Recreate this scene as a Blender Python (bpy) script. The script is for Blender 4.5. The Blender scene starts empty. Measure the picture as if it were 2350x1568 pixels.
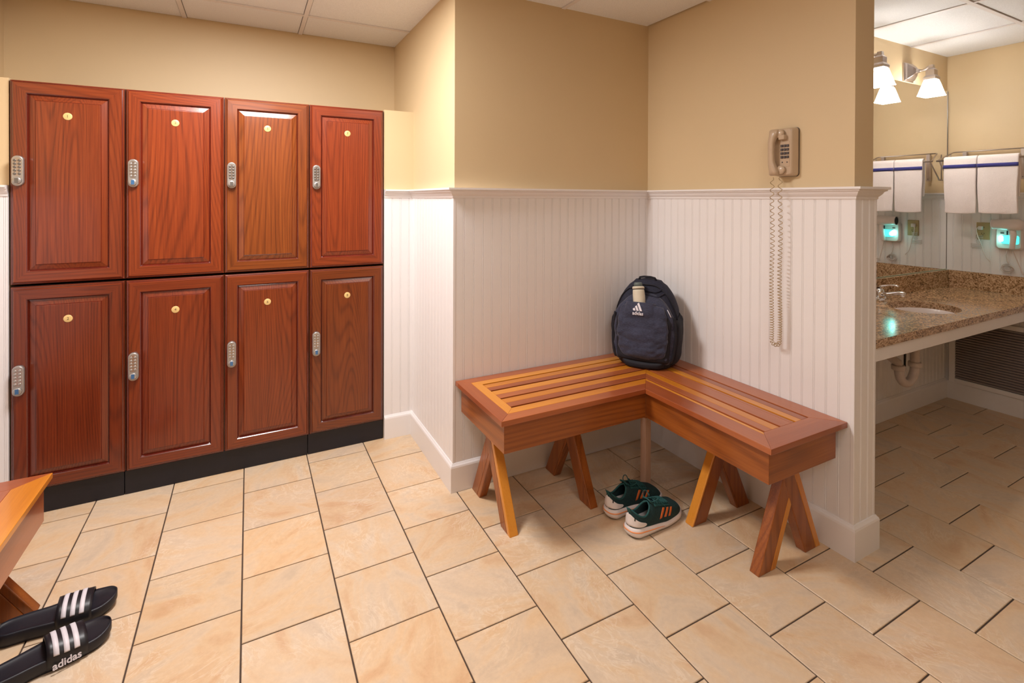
import bpy, bmesh, math, random
from math import sin, cos, pi, radians, sqrt, exp
from mathutils import Vector, Matrix, noise as mnoise
random.seed(7)
SC = bpy.context.scene
COL = SC.collection

# ------------------------------------------------------------------ camera
cam_d = bpy.data.cameras.new('camera')
cam = bpy.data.objects.new('camera', cam_d)
COL.objects.link(cam)
SC.camera = cam
FPX, YAW, PIT, ROL, CX, CY = 1147.335, 0.485173, -0.0058398, 0.0033595, 1176.195, 462.846
CAMH = 1.425
cam_d.sensor_fit = 'HORIZONTAL'
cam_d.sensor_width = 36.0
cam_d.lens = FPX / 2350 * 36.0
cam_d.shift_x = -(CX - 1175) / 2350
cam_d.shift_y = (CY - 784) / 2350
cam_d.clip_start = 0.02
_F = Vector((sin(YAW), cos(YAW), 0)); _R = Vector((cos(YAW), -sin(YAW), 0)); _U = Vector((0, 0, 1))
F2 = _F * cos(PIT) + _U * sin(PIT); U2 = _U * cos(PIT) - _F * sin(PIT)
R3 = _R * cos(ROL) + U2 * sin(ROL); U3 = U2 * cos(ROL) - _R * sin(ROL)
M = Matrix.Identity(4)
for i in range(3):
    M[i][0] = R3[i]; M[i][1] = U3[i]; M[i][2] = -F2[i]
M.translation = Vector((0, 0, CAMH))
cam.matrix_world = M

# ------------------------------------------------------------------ world, exposure, lights
w = bpy.data.worlds.new('world'); SC.world = w; w.use_nodes = True
w.node_tree.nodes['Background'].inputs[0].default_value = (1, .95, .9, 1)
w.node_tree.nodes['Background'].inputs[1].default_value = 0.05
SC.view_settings.view_transform = 'Standard'
SC.view_settings.look = 'None'
SC.view_settings.gamma = 1.0
SC.view_settings.use_curve_mapping = False
SC.view_settings.exposure = 0.04
CEIL = 2.462
def area(name, x, y, z, sx, sy, power, color=(1, .972, .958), spread=180):
    l = bpy.data.lights.new(name, 'AREA'); l.shape = 'RECTANGLE'; l.size = sx; l.size_y = sy
    l.energy = power; l.color = color; l.spread = radians(spread)
    o = bpy.data.objects.new(name, l); COL.objects.link(o); o.location = (x, y, z)
    return o
TROFFERS = [(-.021, 2.135, 47), (1.207, .275, 4), (-.021, -.655, 10)]  # the two weaker panels are added out of view as fill light
for (x, y, p) in TROFFERS:
    area('ceiling_lamp', x, y, CEIL - .012, .52, .52, p)
SCONCES = [(3.31, 5), (3.925, 5)]

# ------------------------------------------------------------------ materials
def newmat(name):
    m = bpy.data.materials.new(name); m.use_nodes = True
    nt = m.node_tree; b = nt.nodes['Principled BSDF']
    return m, nt, b
def srgb(r, g, b):
    f = lambda c: (c / 255 / 12.92) if c / 255 <= .04045 else ((c / 255 + .055) / 1.055) ** 2.4
    return (f(r), f(g), f(b), 1)
def N(nt, t, **kw):
    n = nt.nodes.new(t)
    for k, v in kw.items(): setattr(n, k, v)
    return n
def L(nt, a, b): nt.links.new(a, b)
def math_(nt, op, a, b=None):
    n = N(nt, 'ShaderNodeMath', operation=op)
    for i, v in enumerate((a, b)):
        if v is None: continue
        if hasattr(v, 'links'): L(nt, v, n.inputs[i])
        else: n.inputs[i].default_value = v
    return n.outputs[0]
def vmath(nt, op, a, b=None):
    n = N(nt, 'ShaderNodeVectorMath', operation=op)
    for i, v in enumerate((a, b)):
        if v is None: continue
        if hasattr(v, 'links'): L(nt, v, n.inputs[i])
        else: n.inputs[i].default_value = v
    return n.outputs[0]
def ramp(nt, fac, stops):
    r = N(nt, 'ShaderNodeValToRGB'); L(nt, fac, r.inputs[0])
    e = r.color_ramp.elements
    while len(e) < len(stops): e.new(.5)
    for k, (p, c) in enumerate(stops): e[k].position = p; e[k].color = c
    return r.outputs[0]
def mixc(nt, fac, a, b, mode='MIX'):
    n = N(nt, 'ShaderNodeMix', data_type='RGBA', blend_type=mode)
    for inp, v in ((n.inputs[0], fac), (n.inputs[6], a), (n.inputs[7], b)):
        if hasattr(v, 'links'): L(nt, v, inp)
        else: inp.default_value = v
    return n.outputs[2]
def noise(nt, vec, scale, detail=2, dist=0, rough=.5):
    n = N(nt, 'ShaderNodeTexNoise'); L(nt, vec, n.inputs['Vector'])
    n.inputs['Scale'].default_value = scale; n.inputs['Detail'].default_value = detail
    n.inputs['Distortion'].default_value = dist; n.inputs['Roughness'].default_value = rough
    return n.outputs[0]
def objvec(nt, scale=(1, 1, 1), rnd=0):
    tc = N(nt, 'ShaderNodeTexCoord'); v = tc.outputs['Object']
    if rnd:
        oi = N(nt, 'ShaderNodeObjectInfo')
        m = math_(nt, 'MULTIPLY', oi.outputs['Random'], rnd)
        v = vmath(nt, 'ADD', v, m)
    return vmath(nt, 'MULTIPLY', v, scale)
def bump(nt, b, h, strength=.3, dist=.002):
    n = N(nt, 'ShaderNodeBump'); L(nt, h, n.inputs['Height'])
    n.inputs['Strength'].default_value = strength; n.inputs['Distance'].default_value = dist
    L(nt, n.outputs[0], b.inputs['Normal'])
def plain(name, c, rough=.5, metal=0, coat=0, var=.04, vs=30, bs=0, bscale=200, spec=.5, sheen=0):
    m, nt, b = newmat(name)
    v = objvec(nt)
    n = noise(nt, v, vs, 3)
    c1 = tuple(min(1, x * (1 - var)) for x in c[:3]) + (1,); c2 = tuple(min(1, x * (1 + var)) for x in c[:3]) + (1,)
    L(nt, ramp(nt, n, [(.3, c1), (.7, c2)]), b.inputs['Base Color'])
    b.inputs['Roughness'].default_value = rough; b.inputs['Metallic'].default_value = metal
    b.inputs['Coat Weight'].default_value = coat; b.inputs['Specular IOR Level'].default_value = spec
    b.inputs['Coat Roughness'].default_value = .08
    if sheen: b.inputs['Sheen Weight'].default_value = sheen
    if bs: bump(nt, b, noise(nt, v, bscale, 2), bs, .001)
    return m
def emis(name, c, s):
    m, nt, b = newmat(name)
    b.inputs['Base Color'].default_value = c; b.inputs['Emission Color'].default_value = c
    b.inputs['Emission Strength'].default_value = s
    return m
def wood(name, dark, mid, light, axis='z', freq=9, ring=5.0, rough=.32, coat=.35, contrast=1.0, bumps=.12, rnd=37.0, poreamt=.45, k=.16, kk=.03, fs=260, grad=0.0, sharp=1.6):
    m, nt, b = newmat(name)
    sc = {'x': (k, 1, 1), 'y': (1, k, 1), 'z': (1, 1, k)}[axis]
    v = objvec(nt, sc, rnd)
    big = noise(nt, v, ring, 1.5, .35)
    if grad:
        dn = N(nt, 'ShaderNodeVectorMath', operation='DOT_PRODUCT'); L(nt, v, dn.inputs[0])
        dn.inputs[1].default_value = {'x': (0, grad, grad), 'y': (grad, 0, grad), 'z': (grad, grad, 0)}[axis]
        big = math_(nt, 'ADD', big, dn.outputs['Value'])
    s = math_(nt, 'SINE', math_(nt, 'MULTIPLY', big, freq * 6.283))
    s = math_(nt, 'ADD', math_(nt, 'MULTIPLY', s, .5), .5)
    s = math_(nt, 'POWER', s, sharp)
    sc2 = {'x': (kk, 1, 1), 'y': (1, kk, 1), 'z': (1, 1, kk)}[axis]
    v2 = objvec(nt, sc2, rnd)
    fine = noise(nt, v2, fs, 3, 0, .6)
    mid_n = noise(nt, v2, 40, 2, .3)
    f = math_(nt, 'ADD', math_(nt, 'MULTIPLY', s, .45 * contrast), math_(nt, 'MULTIPLY', fine, poreamt))
    f = math_(nt, 'ADD', f, math_(nt, 'MULTIPLY', mid_n, .25))
    col = ramp(nt, f, [(.25, light), (.55, mid), (.95, dark)])
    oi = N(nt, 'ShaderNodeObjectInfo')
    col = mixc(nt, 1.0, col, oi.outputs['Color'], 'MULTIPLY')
    L(nt, col, b.inputs['Base Color'])
    b.inputs['Roughness'].default_value = rough
    b.inputs['Coat Weight'].default_value = coat; b.inputs['Coat Roughness'].default_value = .12
    bump(nt, b, fine, bumps, .001)
    return m

MT = {}
MT['paint'] = plain('paint_tan', srgb(213, 189, 150), .55, var=.012, vs=3, bs=.05, bscale=350)
MT['trim'] = plain('trim_white', srgb(236, 232, 232), .35, var=.01, vs=5)
MT['bead'] = plain('beadboard_white', srgb(236, 232, 232), .38, var=.012, vs=4)
MT['toe'] = plain('toe_kick_navy', srgb(16, 15, 27), .5, var=.1)
MT['chrome'] = plain('chrome', (.82, .82, .84, 1), .08, metal=1, var=.01)
MT['nickel'] = plain('brushed_nickel', srgb(190, 180, 176), .3, metal=1, var=.04)
MT['lock'] = plain('lock_metal', srgb(176, 172, 168), .34, metal=.65, var=.05)
MT['lockdark'] = plain('lock_key', srgb(120, 116, 112), .35, metal=.6)
MT['blue'] = plain('lock_window_reflection', srgb(60, 105, 150), .2, coat=.5)  # bluish reflection painted into the knob windows of some locks
MT['brass'] = plain('number_plate_cream', srgb(228, 196, 132), .35, metal=.15, var=.03)
MT['ink'] = plain('ink', srgb(90, 80, 50), .6)
MT['grout'] = plain('grout', srgb(76, 60, 50), .9, var=.15, vs=60)
MT['phone'] = plain('phone_beige', srgb(190, 166, 140), .28, coat=.3, var=.01)
MT['phonedk'] = plain('phone_key', srgb(70, 60, 60), .4)
MT['cord'] = plain('phone_cord_tan', srgb(180, 155, 118), .4)
MT['white_plastic'] = plain('white_plastic', srgb(226, 216, 212), .3, coat=.2, var=.01)
MT['porcelain'] = plain('porcelain', srgb(228, 216, 212), .1, coat=.6, var=.01)
MT['pvc'] = plain('pvc_pipe', srgb(206, 192, 186), .35)
MT['outlet'] = plain('outlet_beige', srgb(178, 158, 112), .4)
MT['black'] = plain('black_rubber', srgb(14, 13, 18), .55)
MT['slide'] = plain('slide_foam', srgb(22, 22, 32), .48, bs=.12, bscale=500, var=.1)
MT['slidestrap'] = plain('slide_strap', srgb(26, 26, 32), .4, bs=.08, bscale=400)
MT['white'] = plain('white_print', srgb(225, 220, 228), .45)
MT['foam'] = plain('shoe_foam', srgb(232, 222, 220), .5, bs=.08, bscale=150)
MT['knit'] = plain('shoe_knit', srgb(14, 48, 50), .8, bs=.6, bscale=900, var=.35, vs=250)
MT['knit2'] = plain('shoe_knit_light', srgb(26, 78, 78), .75, bs=.5, bscale=900, var=.3, vs=200)
MT['orange'] = plain('shoe_orange', srgb(214, 104, 40), .5)
MT['orange2'] = plain('shoe_orange_line', srgb(240, 150, 90), .5)
MT['vent_dark'] = plain('vent_slat', srgb(150, 138, 136), .45)
MT['vent_back'] = plain('vent_back', srgb(30, 24, 26), .8)
MT['towel'] = plain('towel_white', srgb(240, 230, 228), .95, bs=.9, bscale=420, var=.05, vs=300, sheen=.3)
MT['navy'] = plain('towel_navy', srgb(48, 48, 120), .9, bs=.6, bscale=420, sheen=.2)
MT['bagblack'] = plain('bag_black', srgb(13, 13, 26), .75, bs=.3, bscale=600, var=.2)
MT['bottle'] = plain('bottle_cream', srgb(206, 196, 176), .5)
MT['bottledk'] = plain('bottle_cap', srgb(88, 98, 96), .5)
MT['slidetext'] = MT['white']
m, nt, b = newmat('backpack_heather')
v = objvec(nt, (1, 1, 4)); n1 = noise(nt, v, 90, 4, 0, .7); n2 = noise(nt, objvec(nt), 9, 2)
f = math_(nt, 'ADD', math_(nt, 'MULTIPLY', n1, .75), math_(nt, 'MULTIPLY', n2, .25))
L(nt, ramp(nt, f, [(.35, srgb(22, 24, 42)), (.65, srgb(58, 61, 86))]), b.inputs['Base Color'])
b.inputs['Roughness'].default_value = .8; b.inputs['Sheen Weight'].default_value = .2
bump(nt, b, n1, .35, .001); MT['heather'] = m
m, nt, b = newmat('backpack_heather_dark')
v = objvec(nt, (1, 1, 3)); n1 = noise(nt, v, 90, 4, 0, .7)
L(nt, ramp(nt, n1, [(.35, srgb(14, 15, 30)), (.7, srgb(36, 39, 62))]), b.inputs['Base Color'])
b.inputs['Roughness'].default_value = .8; bump(nt, b, n1, .35, .001); MT['heather2'] = m
# mirror
m, nt, b = newmat('mirror_glass'); b.inputs['Metallic'].default_value = 1; b.inputs['Roughness'].default_value = 0.0
b.inputs['Base Color'].default_value = (.93, .93, .93, 1); MT['mirror'] = m
MT['mirror_edge'] = plain('mirror_edge', srgb(190, 214, 180), .15)
# lamp glass
m, nt, b = newmat('frosted_shade'); b.inputs['Base Color'].default_value = (1, .98, .95, 1)
b.inputs['Emission Color'].default_value = (1, .95, .88, 1); b.inputs['Emission Strength'].default_value = 32
b.inputs['Roughness'].default_value = .3; MT['shade'] = m
MT['bulb'] = emis('bulb_glow', (1, .93, .86, 1), 40)
MT['diffuser'] = emis('light_diffuser', (1, .96, .9, 1), 4)
MT['teal'] = emis('night_light_teal', (.10, .90, .85, 1), 1.1)
MT['tealcore'] = emis('night_light_core', (.6, 1, .97, 1), 6)
# ceiling panel
m, nt, b = newmat('ceiling_panel')
v = objvec(nt, (1, 1, 1), 11); n1 = noise(nt, v, 260, 3, 0, .7)
L(nt, ramp(nt, n1, [(.3, srgb(226, 228, 232)), (.6, srgb(244, 246, 249))]), b.inputs['Base Color'])
b.inputs['Roughness'].default_value = .9; bump(nt, b, n1, .4, .001); MT['ceil'] = m
MT['ceilbar'] = plain('ceiling_bar', srgb(232, 228, 228), .5, var=.01)
# floor tile
m, nt, b = newmat('stone_tile')
oi = N(nt, 'ShaderNodeObjectInfo')
tc = N(nt, 'ShaderNodeTexCoord')
rot = N(nt, 'ShaderNodeVectorRotate', rotation_type='Z_AXIS'); L(nt, tc.outputs['Object'], rot.inputs['Vector'])
L(nt, math_(nt, 'MULTIPLY', oi.outputs['Random'], 6.28), rot.inputs['Angle'])
v = vmath(nt, 'ADD', rot.outputs[0], math_(nt, 'MULTIPLY', oi.outputs['Random'], 53.0))
vs = vmath(nt, 'MULTIPLY', v, (1, 1.9, 1))
n1 = noise(nt, vs, 3.2, 5, 1.6, .55)
n2 = noise(nt, vs, 7, 6, 2.5, .6)
n3 = noise(nt, v, 60, 4, 0, .7)
base = ramp(nt, n1, [(.30, srgb(200, 182, 164)), (.44, srgb(217, 195, 171)), (.56, srgb(219, 189, 155)), (.70, srgb(207, 166, 130))])
vein = ramp(nt, n2, [(.46, (0, 0, 0, 1)), (.5, (1, 1, 1, 1)), (.54, (0, 0, 0, 1))])
msk = ramp(nt, noise(nt, v, 4, 1), [(.45, (0, 0, 0, 1)), (.65, (1, 1, 1, 1))])
vf = math_(nt, 'MULTIPLY', math_(nt, 'MULTIPLY', vein, msk), .5)
c = mixc(nt, vf, base, srgb(242, 230, 214))
c = mixc(nt, .28, c, ramp(nt, n3, [(.3, srgb(206, 176, 140)), (.7, srgb(236, 208, 170))]))
g = ramp(nt, oi.outputs['Random'], [(0, (.90, .89, .90, 1)), (.35, (1, .95, .88, 1)), (.65, (.97, .98, 1, 1)), (1, (.93, .90, .85, 1))])
c = mixc(nt, 1.0, c, g, 'MULTIPLY')
L(nt, c, b.inputs['Base Color']); b.inputs['Roughness'].default_value = .42
bump(nt, b, math_(nt, 'ADD', n3, math_(nt, 'MULTIPLY', n2, 2)), .12, .002); MT['tile'] = m
# granite
m, nt, b = newmat('granite')
tc = N(nt, 'ShaderNodeTexCoord'); v = tc.outputs['Object']; vs = vmath(nt, 'MULTIPLY', v, (.55, 1, 1))
n1 = noise(nt, vs, 125, 4, .5, .65); n2 = noise(nt, vs, 22, 3, 1); n3 = noise(nt, v, 180, 2)
f = math_(nt, 'ADD', math_(nt, 'MULTIPLY', n1, .7), math_(nt, 'ADD', math_(nt, 'MULTIPLY', n2, .15), math_(nt, 'MULTIPLY', n3, .15)))
L(nt, ramp(nt, f, [(.36, srgb(56, 38, 26)), (.43, srgb(124, 90, 60)), (.49, srgb(166, 132, 96)), (.56, srgb(204, 168, 132)), (.68, srgb(216, 192, 164))]), b.inputs['Base Color'])
b.inputs['Roughness'].default_value = .12; MT['granite'] = m
# woods
D, Mi, Li = srgb(88, 32, 14), srgb(134, 56, 24), srgb(156, 73, 33)
MT['cherry_v'] = wood('cherry_wood_upright', D, Mi, Li, 'z', freq=60, ring=2.2, coat=.4, rough=.3, poreamt=.8, kk=.02, k=.13, contrast=.44, fs=210, grad=.9, sharp=3.0)
MT['cherry_dark'] = wood('cherry_wood_dark', srgb(66, 18, 12), srgb(98, 30, 18), srgb(120, 40, 24), 'z', freq=10, ring=2.3, coat=.6, rough=.22, poreamt=.6, contrast=.4)  # darker, glossier cherry for the groove and edge rings of the doors
MT['slab'] = plain('ceiling_void', srgb(120, 112, 110), .8)
MT['cherry_h'] = wood('cherry_wood_level', D, Mi, Li, 'x', freq=60, ring=2.2, coat=.4, rough=.3, poreamt=.8, kk=.02, k=.10, contrast=.42, fs=210, grad=.9, sharp=3.0)
for ax in 'xyz':
    MT['red_' + ax] = wood('bench_wood_red_' + ax, srgb(118, 54, 24), srgb(152, 76, 38), srgb(174, 96, 52), ax, freq=3, ring=3, rough=.3, coat=.5, contrast=.6, poreamt=.35)
    MT['gold_' + ax] = wood('bench_wood_gold_' + ax, srgb(158, 88, 20), srgb(198, 120, 32), srgb(216, 142, 50), ax, freq=3, ring=3, rough=.3, coat=.5, contrast=.6, poreamt=.35)
    MT['mid_' + ax] = wood('bench_wood_apron_' + ax, srgb(96, 46, 12), srgb(140, 72, 20), srgb(162, 90, 32), ax, freq=26, ring=2.4, rough=.35, coat=.35, contrast=.5, poreamt=.6, k=.1, grad=.5, sharp=2, kk=.02)
MT['raw_post'] = wood('bench_post_pale', srgb(140, 104, 84), srgb(184, 146, 122), srgb(202, 166, 144), 'z', freq=3, coat=0, rough=.6)

# ------------------------------------------------------------------ mesh builder
class MB:
    def __init__(s): s.v = []; s.f = []; s.m = []; s.sm = []
    def add(s, vs, fs, m=0, smooth=False, mx=None):
        o = len(s.v)
        for p in vs: s.v.append(tuple(mx @ Vector(p)) if mx else tuple(p))
        for f in fs: s.f.append([i + o for i in f]); s.m.append(m); s.sm.append(smooth)
        return s
    def box(s, x0, x1, y0, y1, z0, z1, m=0, mx=None):
        v = [(x0, y0, z0), (x1, y0, z0), (x1, y1, z0), (x0, y1, z0), (x0, y0, z1), (x1, y0, z1), (x1, y1, z1), (x0, y1, z1)]
        return s.add(v, [(3, 2, 1, 0), (4, 5, 6, 7), (0, 1, 5, 4), (1, 2, 6, 5), (2, 3, 7, 6), (3, 0, 4, 7)], m, mx=mx)
    def prism(s, pts, a0, a1, axis='z', m=0, mx=None, smooth=False):
        n = len(pts)
        def P(p, a):
            if axis == 'z': return (p[0], p[1], a)
            if axis == 'y': return (p[0], a, p[1])
            return (a, p[0], p[1])
        v = [P(p, a0) for p in pts] + [P(p, a1) for p in pts]
        s.add(v, [(i, (i + 1) % n, n + (i + 1) % n, n + i) for i in range(n)], m, smooth, mx)
        return s.add(v, [tuple(range(n - 1, -1, -1)), tuple(range(n, 2 * n))], m, False, mx)
    def rings(s, rs, m=0, cap0=True, cap1=True, smooth=True, mx=None, closed=True):
        n = len(rs[0]); v = [p for r in rs for p in r]; f = []
        for k in range(len(rs) - 1):
            for i in range(n if closed else n - 1):
                f.append((k * n + i, k * n + (i + 1) % n, (k + 1) * n + (i + 1) % n, (k + 1) * n + i))
        s.add(v, f, m, smooth, mx)
        if cap0: s.add(rs[0], [tuple(range(n - 1, -1, -1))], m, False, mx)
        if cap1: s.add(rs[-1], [tuple(range(n))], m, False, mx)
        return s
    def lathe(s, prof, n=24, m=0, mx=None, cap0=True, cap1=True):
        return s.rings([[(r * cos(2 * pi * i / n), r * sin(2 * pi * i / n), z) for i in range(n)] for r, z in prof], m, cap0, cap1, True, mx)
    def tube(s, pts, r, n=8, m=0, mx=None, closed=False):
        pts = [Vector(p) for p in pts]; N_ = len(pts); rs = []
        up = None
        for i, p in enumerate(pts):
            t = (pts[min(i + 1, N_ - 1)] - pts[max(i - 1, 0)]).normalized()
            if up is None:
                up = Vector((0, 0, 1)) if abs(t.z) < .9 else Vector((1, 0, 0))
            a = (up - t * up.dot(t)).normalized(); up = a; b_ = t.cross(a)
            rr = r[i] if isinstance(r, (list, tuple)) else r
            rs.append([tuple(p + a * rr * cos(2 * pi * k / n) + b_ * rr * sin(2 * pi * k / n)) for k in range(n)])
        return s.rings(rs, m, True, True, True, mx)
    def grid(s, fn, nu, nv, m=0, smooth=True, mx=None):
        v = [fn(i / nu, j / nv) for i in range(nu + 1) for j in range(nv + 1)]
        f = [(i * (nv + 1) + j, (i + 1) * (nv + 1) + j, (i + 1) * (nv + 1) + j + 1, i * (nv + 1) + j + 1) for i in range(nu) for j in range(nv)]
        return s.add(v, f, m, smooth, mx)
    def mesh(s, name, mats):
        me = bpy.data.meshes.new(name); me.from_pydata(s.v, [], s.f)
        for mt in mats: me.materials.append(mt)
        me.polygons.foreach_set('material_index', s.m); me.polygons.foreach_set('use_smooth', s.sm)
        bm = bmesh.new(); bm.from_mesh(me); bmesh.ops.remove_doubles(bm, verts=bm.verts, dist=1e-5)
        bmesh.ops.recalc_face_normals(bm, faces=bm.faces); bm.to_mesh(me); bm.free(); me.update()
        return me
    def build(s, name, mats, parent=None, bevel=0, seg=2, loc=None, color=None, solid=0, sub=0):
        if not isinstance(mats, (list, tuple)): mats = [mats]
        mats = [MT[x] if isinstance(x, str) else x for x in mats]
        return link(name, s.mesh(name, mats), parent, bevel, seg, loc, color, solid, sub)
def link(name, me, parent=None, bevel=0, seg=2, loc=None, color=None, solid=0, sub=0):
    o = bpy.data.objects.new(name, me); COL.objects.link(o)
    if parent: o.parent = parent
    if loc: o.location = loc
    if color: o.color = color
    if solid:
        d = o.modifiers.new('s', 'SOLIDIFY'); d.thickness = solid; d.offset = 0
    if bevel:
        d = o.modifiers.new('b', 'BEVEL'); d.width = bevel; d.segments = seg; d.limit_method = 'ANGLE'; d.angle_limit = radians(40)
    if sub:
        d = o.modifiers.new('u', 'SUBSURF'); d.levels = sub; d.render_levels = sub
    return o
def tag(o, label, cat, group=None):
    o['label'] = label; o['category'] = cat
    if group: o['group'] = group
    return o
def thing(name, label, cat, loc=(0, 0, 0), rz=0, group=None):
    o = bpy.data.objects.new(name, None); COL.objects.link(o); o.empty_display_size = .05
    o.location = loc; o.rotation_euler = (0, 0, rz)
    return tag(o, label, cat, group)
def struct(o): o['kind'] = 'structure'; return o
def copy_tree(o, parent=None):
    c = o.copy(); COL.objects.link(c)
    if parent: c.parent = parent
    for ch in list(o.children): copy_tree(ch, c)
    return c
def text_mesh(txt, size, mx, extrude=.0003, offset=0.0, align='CENTER', spacing=1.0):
    cu = bpy.data.curves.new('t', 'FONT'); cu.body = txt; cu.size = size; cu.extrude = extrude; cu.offset = offset
    cu.align_x = align; cu.align_y = 'CENTER'; cu.space_character = spacing; cu.resolution_u = 4
    o = bpy.data.objects.new('t', cu); COL.objects.link(o)
    dg = bpy.context.evaluated_depsgraph_get(); dg.update()
    me = bpy.data.meshes.new_from_object(o.evaluated_get(dg))
    bpy.data.objects.remove(o); bpy.data.curves.remove(cu)
    me.transform(mx)
    return me
RX90 = Matrix.Rotation(pi / 2, 4, 'X')   # text lying in xy -> standing facing -y

# ------------------------------------------------------------------ room numbers
XL, YK = -1.093, 3.43           # left wall, wall behind the lockers
XS, YB = .885, 2.285            # side wall, wall behind the bench
XE, YE, XE2 = 2.125, 1.122, 2.258   # partition
YM, XR = 1.745, 4.485           # mirror wall, far right wall
YR = -1.8
YLK = 2.973                     # front plane of the locker recess
XK0, XK1 = -.929, .704
ZLEDGE = 1.948
H = CEIL + .02

# floor
fl = MB(); fl.box(XL - .1, XR + .1, YR - .1, YK + .1, -.05, -.004)
floor = struct(fl.build('floor', 'grout'))
P = .30546; X0 = -.0221; Y0 = 2.722
g = .0025
tm = MB()
a = P / 2 - g
tm.rings([[(-a, -a, -.012), (a, -a, -.012), (a, a, -.012), (-a, a, -.012)], [(-a, -a, -.0015), (a, -a, -.0015), (a, a, -.0015), (-a, a, -.0015)],
          [(-a + .0015, -a + .0015, 0), (a - .0015, -a + .0015, 0), (a - .0015, a - .0015, 0), (-a + .0015, a - .0015, 0)]], 0, True, True, False)
tile_me = tm.mesh('tile', [MT['tile']])
def clipped_tile(x0, x1, y0, y1):
    q = MB(); q.box(x0, x1, y0, y1, -.012, 0); return q.mesh('tile', [MT['tile']])
for i in range(-4, 15):
    for j in range(-4, 18):
        xa, xb = X0 + P * i, X0 + P * (i + 1)
        off = 0 if i % 2 == 0 else .5
        yb = Y0 - P * (j - 2 + off) + .0; ya = yb - P
        xa_, xb_, ya_, yb_ = max(xa, XL - .0), min(xb, XR), max(ya, YR), yb
        # far limit of the floor depends on the wall standing there
        xc = (xa + xb) / 2
        lim = 3.0 if xc < .95 else (YB if xc < XE + .06 else YM)
        if xa < XS < xb: lim = 3.0
        if xa < XE < xb: lim = YB
        yb_ = min(yb_, lim)
        if xb_ - xa_ < .02 or yb_ - ya_ < .02: continue
        full = abs((xb_ - xa_) - P) < 1e-4 and abs((yb_ - ya_) - P) < 1e-4
        dz = random.uniform(-.0004, .0004)
        if full: link('tile', tile_me, floor, loc=((xa + xb) / 2, (ya + yb) / 2, dz))
        else:
            o = link('tile', clipped_tile(xa_ + g - (xa + xb) / 2, xb_ - g - (xa + xb) / 2, ya_ + g - (ya + yb) / 2, yb_ - g - (ya + yb) / 2), floor, loc=((xa + xb) / 2, (ya + yb) / 2, dz))

# walls
T = .12
def wall(name, x0, x1, y0, y1, z0=0, z1=H, mat='paint'):
    q = MB(); q.box(x0, x1, y0, y1, z0, z1); return struct(q.build(name, mat))
W = {}
W['left'] = wall('wall_left', XL - T, XL, YR, YK)
W['back'] = wall('wall_back', XL - T, XS + T, YK, YK + T)
W['side'] = wall('wall_side', XS, XS + T, YB + T, YK)
W['bench'] = wall('wall_alcove', XS, XE + .0, YB, YB + T)
W['part'] = wall('wall_partition', XE, XE2, YE, YB + T)
W['mirror'] = wall('wall_mirror', XE2, XR, YM, YM + T)
W['right'] = wall('wall_right', XR, XR + T, YR, YM + T)
W['rear'] = wall('wall_rear', XL - T, XR + T, YR - T, YR)
W['infr'] = wall('wall_infill_right', XK1 + .003, XS, YLK, YK, 0, ZLEDGE)
W['infl'] = wall('wall_infill_left', XL, XK0 - .003, YLK, YK, 0, ZLEDGE)

# ceiling: slab, panels, bars
q = MB(); q.box(XL - T, XR + T, YR - T, YK + T, CEIL + .012, CEIL + .1)
ceiling = struct(q.build('ceiling', 'slab'))
CPX, CPY = .614, .62
cxs = [.286 + CPX * k for k in range(-3, 8)]; cys = [3.065 + CPY * k for k in range(-9, 2)]
def inroom(x, y):
    if x < XL or x > XR or y > YK or y < YR: return False
    if x > XS and y > YB: return False
    if x > XE and y > YM and x > XE2: return False
    return True
for i in range(len(cxs) - 1):
    for j in range(len(cys) - 1):
        x0, x1, y0, y1 = cxs[i], cxs[i + 1], cys[j], cys[j + 1]
        if not any(inroom(x0 + (x1 - x0) * u, y0 + (y1 - y0) * v) for u in (.03, .5, .97) for v in (.03, .5, .97)): continue
        if any(abs((x0 + x1) / 2 - lx) < .3 and abs((y0 + y1) / 2 - ly) < .3 for lx, ly, _ in TROFFERS): continue
        x0, x1, y0, y1 = max(x0, XL - .01), min(x1, XR + .01), max(y0, YR - .01), min(y1, YK + .01)
        cxx, cyy = (x0 + x1) / 2, (y0 + y1) / 2
        q = MB(); q.box(x0 + .0145 - cxx, x1 - .0145 - cxx, y0 + .0145 - cyy, y1 - .0145 - cyy, 0, .008)
        link('ceiling_panel', q.mesh('ceiling_panel', [MT['ceil']]), ceiling, loc=(cxx, cyy, CEIL + .001))
for x in cxs:
    if XL < x < XR:
        y1 = YK if x < XS else (YB if x < XE else YM)
        q = MB(); q.box(-.0115, .0115, YR, y1, 0, .012); q.build('ceiling_bar', 'ceilbar', ceiling, loc=(x, 0, CEIL - .004))
for y in cys:
    if YR < y < YK:
        x1 = XS if y > YB else (XE if y > YM else XR)
        q = MB(); q.box(XL, x1, -.0115, .0115, 0, .012); q.build('ceiling_bar', 'ceilbar', ceiling, loc=(0, y, CEIL - .0045))

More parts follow.
